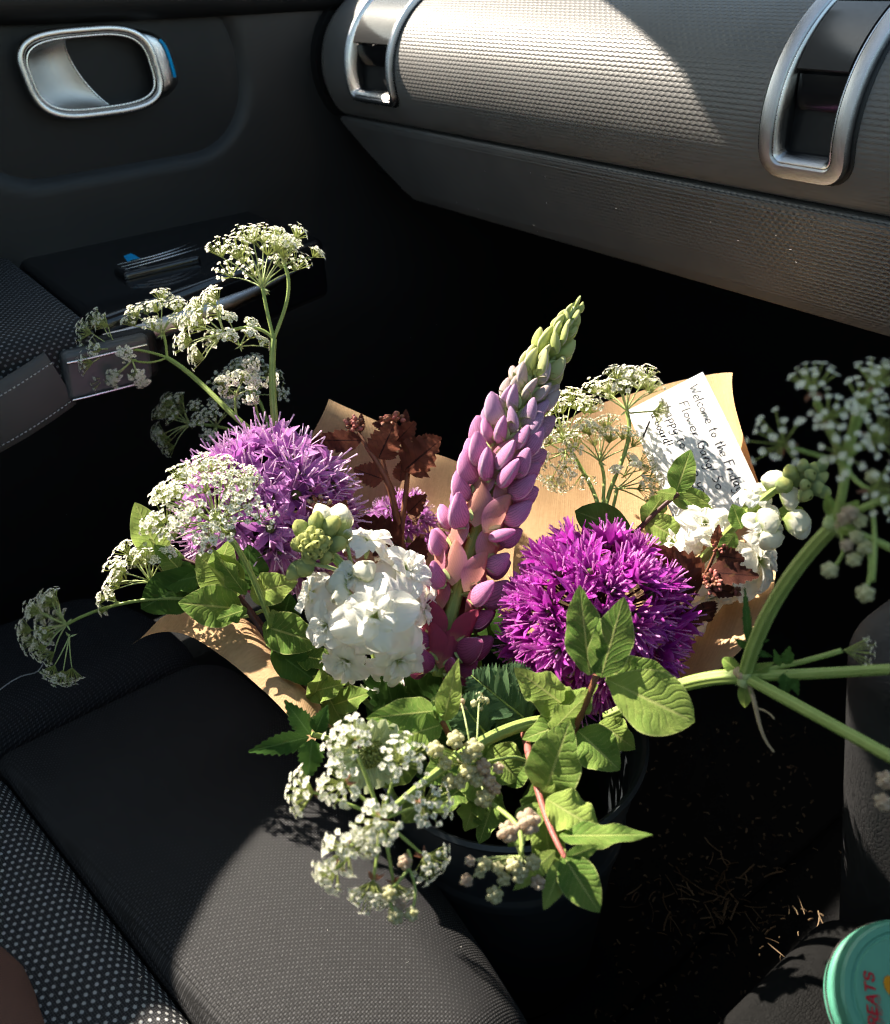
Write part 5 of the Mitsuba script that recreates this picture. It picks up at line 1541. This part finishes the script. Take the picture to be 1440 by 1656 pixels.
def open_umbel(label, stems, hub, lets, budsl=(), rlet=1.0, nf=20, fr_=.0022):
    k = thing('cow_parsley', label, 'cow parsley')
    for px, r in stems:
        stem_part(k, px, 16, r, 0.0)
    h = at(*hub)
    uk = child(k, 'umbel'); rays = MB()
    for i, (px, nrm, rp) in enumerate(lets):
        c = at(*px); d = way(*nrm); R_ = rp * px[2] / FPX
        b = c - d * R_ * .5
        if np.linalg.norm(b - h) > .012:
            tube(rays, curve([h, (h + b) / 2 + d * (-.003), b], 6), [.0013, .0009], sides=6, uid=0.0)
        mbp = MB(); umbellet(mbp, b, d, R_, nf, fr_, 1.15)
        for q in range(4):
            a = rng.uniform(0, 6.28); f3 = frame(d); e = unit(f3[:, 0] * math.cos(a) + f3[:, 1] * math.sin(a) - d * .8)
            leaf_mesh(rays, b, b + e * R_ * .45, R_ * .14, nt=4, nv=3, uid=5.0, wave=0, shape='lance')
        mbp.put(f'{uk}__umbellet' + (f'_{i:03d}' if i else ''), 'p_parsley')
    if rays.n:
        rays.put(uk + '__rays', 'p_stem')
    for px, r, u in budsl:
        mbp = MB(); bud_ball(mbp, px, r, u); mbp.part(k, 'bud_head', 'p_parsley')
    return k


def D(l, d):
    return [((x, y, d + dd), nn, r) for x, y, dd, nn, r in l]


fb = open_umbel('blurred white cow parsley umbel hanging over the seat edge, nearest at the bottom', [
    ([(900, 1165, .60), (800, 1190, .575), (720, 1240, .54), (640, 1303, .505), (622, 1318, .50)], [.0040, .0038, .003, .0016]), ([(660, 1375, .49), (662, 1402, .485), (635, 1440, .48), (640, 1478, .478)], .0009), ([(660, 1402, .485), (672, 1445, .48), (666, 1474, .478)], .0008)], (618, 1325, .50),
    D([(562, 1192, .0, (-.3, .7, .8), 44), (546, 1270, .0, (-.4, .2, .9), 46), (486, 1282, .005, (-.95, .1, .3), 44), (650, 1222, .0, (.3, .8, .7), 46), (696, 1300, .0, (.6, .4, .8), 46), (612, 1332, -.02, (.0, .1, 1), 46), (548, 1380, -.01, (-.6, -.1, .8), 42), (530, 1418, .0, (-.8, -.5, .5), 38), (700, 1398, .0, (.7, -.4, .6), 40), (598, 1450, -.01, (-.2, -.9, .5), 48), (590, 1362, -.01, (-.3, -.3, .9), 34), (640, 1448, -.005, (.2, -.9, .5), 34)], .495),
    [((640, 1482, .478), 14, 2.0), ((666, 1478, .478), 12, 2.0), ((655, 1395, .485), 12, 3.0), ((630, 1445, .478), 13, 2.0), ((648, 1462, .48), 10, 3.0)], nf=34, fr_=.0023)
bm = thing('cow_parsley', 'cluster of round cream buds among the leaves at the centre front', 'cow parsley')
stem_part(bm, [(860, 1240, .56), (800, 1230, .545), (760, 1235, .535), (735, 1215, .53)], 10, .0012, 0.0)
for x, y, r, u in ((705, 1213, 14, 2), (737, 1197, 15, 2), (757, 1248, 15, 2), (766, 1212, 17, 2), (743, 1265, 12, 2), (782, 1240, 13, 3), (727, 1285 - 20, 13, 2), (790, 1262, 12, 3), (785, 1292, 16, 2), (800, 1275, 11, 3), (746, 1138, 13, 3), (775, 1137, 16, 2), (772, 1262, 12, 2), (806, 1243, 10, 3), (720, 1235, 12, 2), (752, 1225, 12, 2)):
    q = MB(); bud_ball(q, (x, y, .535 if y > 1150 else .60), r, float(u)); q.part(bm, 'bud_head', 'p_parsley')
    q = MB(); ptube(q, [(770, 1250, .55), ((x + 770) / 2, (y + 1240) / 2, .545), (x, y, .537 if y > 1150 else .60)], 5, .0006, sides=5, uid=3.0); q.part(bm, 'bud_stalk', 'p_stem')
bl = thing('cow_parsley', 'drooping cream buds on thin stalks in front of the bucket, left of the red stem', 'cow parsley')
stem_part(bl, [(785, 1280, .545), (812, 1312, .525), (838, 1338, .51), (843, 1385, .50)], 10, .0015, 0.0)
for x, y, r, u in ((755, 1424, 11, 3), (784, 1398, 12, 2), (800, 1448, 14, 2), (776, 1412, 9, 2), (806, 1405, 10, 2), (822, 1345, 17, 3), (855, 1330, 20, 3), (862, 1395, 13, 2), (870, 1428, 12, 3), (815, 1422, 11, 2), (832, 1400, 13, 2), (845, 1410, 11, 2), (838, 1420, 10, 2), (750 + 10, 1398 - 5, 9, 3)):
    q = MB(); bud_ball(q, (x, y, .492), r, float(u)); q.part(bl, 'bud_head', 'p_parsley')
    q = MB(); ptube(q, [(843, 1385, .50), ((x + 843) / 2, (y + 1380) / 2, .496), (x, y, .494)], 5, .0006, sides=5, uid=3.0); q.part(bl, 'bud_stalk', 'p_stem')

rg = open_umbel('big near cow parsley at the right edge, thick forked stems with soft blurred umbels', [
    ([(980, 1160, .60), (1050, 1128, .58), (1110, 1106, .56), (1205, 1094, .53)], [.0036, .0042, .0046]), ([(1205, 1094, .53), (1228, 1025, .51), (1285, 925, .47), (1352, 848, .43)], [.0043, .0040, .0034]), ([(1205, 1094, .53), (1320, 1089, .50), (1470, 1080, .46)], [.0032, .0027]), ([(1205, 1094, .53), (1300, 1146, .49), (1470, 1240, .43)], [.0034, .0030]),
    ([(1352, 848, .43), (1364, 790, .42), (1380, 700, .41), (1392, 650, .40)], .0022), ([(1352, 848, .43), (1400, 820, .41), (1450, 800, .40)], .0018), ([(1352, 850, .43), (1400, 868, .415), (1470, 900, .40)], .0018), ([(1205, 1090, .53), (1290, 1072, .51), (1362, 1052, .495)], .0016), ([(1364, 760, .42), (1345, 700, .41), (1320, 650, .405)], .0016), ([(1412, 830, .41), (1415, 900, .40), (1412, 940, .40)], .001)],
    (1366, 748, .415),
    D([(1312, 612, -.005, (-.3, .9, .4), 46), (1345, 665, -.01, (-.2, .4, .9), 46), (1256, 712, .0, (-.7, .2, .7), 54), (1425, 603, .0, (.3, .9, .3), 48), (1402, 640, -.005, (.1, .5, .9), 42), (1366, 725, -.015, (.0, .2, 1), 50), (1430, 700, -.01, (.3, .3, .9), 52), (1432, 795, -.01, (.5, -.1, .9), 50)], .40),
    [((1342, 922, .41), 13, 2.0), ((1382, 905, .41), 12, 2.0), ((1400, 960, .40), 14, 2.0), ((1370, 882, .412), 10, 3.0), ((1375, 830, .41), 13, 3.0), ((1392, 842, .41), 12, 2.0), ((1412, 770, .40), 11, 2.0), ((1366, 838, .42), 12, 3.0), ((1435, 1262, .42), 15, 3.0), ((1430, 1298, .42), 14, 3.0), ((1400, 885, .41), 13, 2.0), ((1386, 868, .412), 11, 2.0)], nf=19, fr_=.0018)
for a_, b_, c_ in (((1352, 850, .43), (1365, 890, .418), (1342, 922, .41)), ((1385, 865, .418), (1390, 890, .415), (1382, 905, .41)), ((1400, 870, .412), (1408, 920, .405), (1400, 960, .40))):
    stem_part(rg, [a_, b_, c_], 6, .0008, 0.0, 5, 'bud_stalk')
for px, r in (([(1206, 1098, .53), (1222, 1142, .525), (1232, 1182, .522), (1252, 1216, .52)], [.0018, .0014, .0007]), ([(1224, 1146, .525), (1238, 1150, .523), (1253, 1163, .52)], [.0008, .0005])):
    stem_part(rg, px, 10, r, 4.0, 6, 'rootlet')
for x, y, d, r_ in ((1205, 1094, .53, .0064), (1352, 848, .43, .0052)):
    mbp = MB(); c_ = at(x, y, d)
    for q in range(9):
        e = unit(rng.normal(0, 1, 3)); ball(mbp, c_ + e * r_ * .42, r_ * rng.uniform(.5, .72), 6, 8, uid=3.0 if q % 3 else 4.0, axis=e, long=1.15)
    for q in range(60):
        e = unit(rng.normal(0, 1, 3)); tube(mbp, np.array([c_ + e * r_ * .8, c_ + e * r_ * rng.uniform(1.15, 1.45)]), .00012, sides=3, uid=3.0, caps=False)
    mbp.part(rg, 'stem_node', 'p_stem')
    for q in range(3):
        e = unit(rng.normal(0, 1, 3) + way(0, .5, .6)); mbp = MB()
        leaf_mesh(mbp, c_ + e * r_ * .6, c_ + e * r_ * 3.2, r_ * 1.3, shape='lance', fold=.6, arch=.2)
        mbp.part(rg, 'sheath', 'p_leaf')
mbp = MB(); umbellet(mbp, at(1365, 1052, .495), way(.95, .05, .2), 46 * .495 / FPX, 12, .0018, .7); mbp.part(rg, 'side_umbellet', 'p_parsley')
for b, t, w in (((1272, 1075, .51), (1278, 1045, .505), 20), ((1275, 1085, .51), (1268, 1128, .51), 22), ((1278, 1088, .51), (1292, 1125, .505), 16), ((1262, 1078, .51), (1252, 1050, .51), 12), ((1212, 1050, .525), (1205, 950, .54), 13), ((1215, 1052, .52), (1250, 1062, .515), 12), ((1210, 1048, .525), (1188, 1032, .525), 12), ((1220, 1040, .515), (1245, 1035, .51), 10)):
    pleaf(rg, b, t, w, name='stem_leaf', bsdf='p_deep', wave=.15, shape='lance', teeth=6)

# pale pleated flower at the lower left
aw = thing('astrantia', 'pale green astrantia with a fan of pleated bracts behind the nearest white umbel', 'astrantia')
c = at(596, 1214, .57); n0 = way(.25, -.15, 1); f3 = frame(n0, R)
stem_part(aw, [(640, 1290, .64), (612, 1240, .60), (598, 1216, .575)], 6, .0018, 0.0)
for i in range(18):
    a = i * 2 * math.pi / 18 + .1
    e = f3[:, 0] * math.cos(a) + f3[:, 1] * math.sin(a)
    mb = MB(); leaf_mesh(mb, c + e * .003, c + e * 64 * .575 / FPX * rng.uniform(.9, 1.08) + n0 * .006, .0105, face=n0, shape='obov', fold=.5, wave=.03, teeth=5)
    v_ = mb.part(aw, 'bract', 'p_bract')
mb = MB()
for i in range(60):
    th = 1.2 * math.sqrt(i / 60); a = i * 2.4
    d = unit(f3[:, 2] * math.cos(th) + (f3[:, 0] * math.cos(a) + f3[:, 1] * math.sin(a)) * math.sin(th))
    ball(mb, c + d * .0105, .0012, 4, 5, uid=1.0); tube(mb, np.array([c, c + d * .0105]), .0003, sides=3, uid=1.0)
mb.part(aw, 'flower_centre', 'p_parsley')


def c_bract(p, n, uv):
    i, t = split(uv)
    w = uv.y * 5; w = w - dr.floor(w)
    return mix((0.42, 0.50, 0.22), (0.62, 0.66, 0.42), 0.6 * t + 0.4 * smoothstep(0.1, 0.5, dr.abs(w - .5)))


scene['p_bract'] = thin(proc(c_bract), 0.5, 0.6)

# ------------------------------------------------------------------ tin of treats
tin = thing('treat_tin', 'round green tin with a ribbed lid and red lettering at the lower right corner', 'tin')
tc = at(1488, 1618, .47)
tax = unit(unit(CAM - tc) + R * .27 + U * .04)
tf = frame(tax, way(1, 0, -.2))
RT = .0405


def lathe(mbp, prof2, n=72):
    ph_ = np.arange(n) * 2 * np.pi / n
    p = np.array(prof2)
    loc = np.stack(np.broadcast_arrays(p[:, :1] * np.cos(ph_), p[:, :1] * np.sin(ph_), p[:, 1:]), -1).reshape(-1, 3)
    mbp.add(loc @ tf.T + tc, gridf(len(p), n, True))
    return mbp


scene['m_green'] = two(principled((0.085, 0.30, 0.205), 0.32, specular=0.5, clearcoat=.3))
lathe(MB(), [(.0, -.048), (RT - .004, -.048), (RT - .001, -.046), (RT, -.043), (RT, -.030)]).part(tin, 'body', 'm_green', 30)
lathe(MB(), [(RT - .0005, -.0310), (RT + .0012, -.0308), (RT + .0017, -.0300), (RT + .0010, -.0290)]).part(tin, 'bare_metal_edge', 'm_chrome', 30)
pl = [(RT + .0008, -.0290), (RT + .0008, -.0235)]
for z in (-.0200, -.0155, -.0110):
    pl += [(RT + .0006, z - .0014), (RT - .0005, z - .0004), (RT - .0005, z + .0004), (RT + .0004, z + .0014)]
pl += [(RT - .0002, -.0055), (RT - .0012, -.0015), (RT - .0028, .0), (RT - .0060, .0), (RT - .0068, -.0009), (RT - .0080, -.0010), (RT - .0088, .0), (.0, .0003)]
lathe(MB(), pl).part(tin, 'lid', 'm_green', 25)
scene['m_red'] = two({'type': 'diffuse', 'reflectance': rgb(0.42, 0.012, 0.03)})
scene['m_orange'] = two({'type': 'diffuse', 'reflectance': rgb(0.55, 0.24, 0.02)})


def lid_point(x, y, h=.0008):
    r = at(x, y, 1.0) - CAM
    t_ = ((tc + tax * .0003 - CAM) @ tax) / (r @ tax)
    return CAM + r * t_ + tax * h


def on_lid(text, p0, p1, hgt, name, mat_, bold=True, slant=0.0, lift=.0008):
    """Flat print on the lid between two places."""
    a, b = lid_point(*p0, lift), lid_point(*p1, lift)
    e = unit(b - a); up_ = np.cross(tax, e)
    t_ = meshkit.text_mesh(text, hgt, 0.0001, bold=bold)
    v_ = np.array(t_.vertices)
    sc_ = np.linalg.norm(b - a) / np.ptp(v_[:, 0]); v_[:, 0] = (v_[:, 0] - v_[:, 0].min()) * sc_
    MB().add(a + v_[:, :1] * e + (v_[:, 1:2]) * up_ + slant * v_[:, 1:2] * e + v_[:, 2:] * tax, t_.faces).part(tin, name, mat_, False)


on_lid('TREATS', (1424, 1682), (1413, 1574), .0052, 'lettering', 'm_red', True, .18)
on_lid('KITTY ONE', (1426, 1690), (1421, 1634), .0017, 'small_lettering', 'm_red', False)
on_lid('PEANUT BUTTER', (1434, 1682), (1423, 1609), .0017, 'small_lettering', 'm_red', False)
a = lid_point(1441, 1595, .0009)
v = np.array([a + tf[:, 0] * .0035 * math.cos(q) + tf[:, 1] * .005 * math.sin(q) for q in np.arange(16) * 2 * np.pi / 16])
MB().add(np.vstack([v, a[None]]), [[i, (i + 1) % 16, 16] for i in range(16)]).part(tin, 'orange_mark', 'm_orange', False)
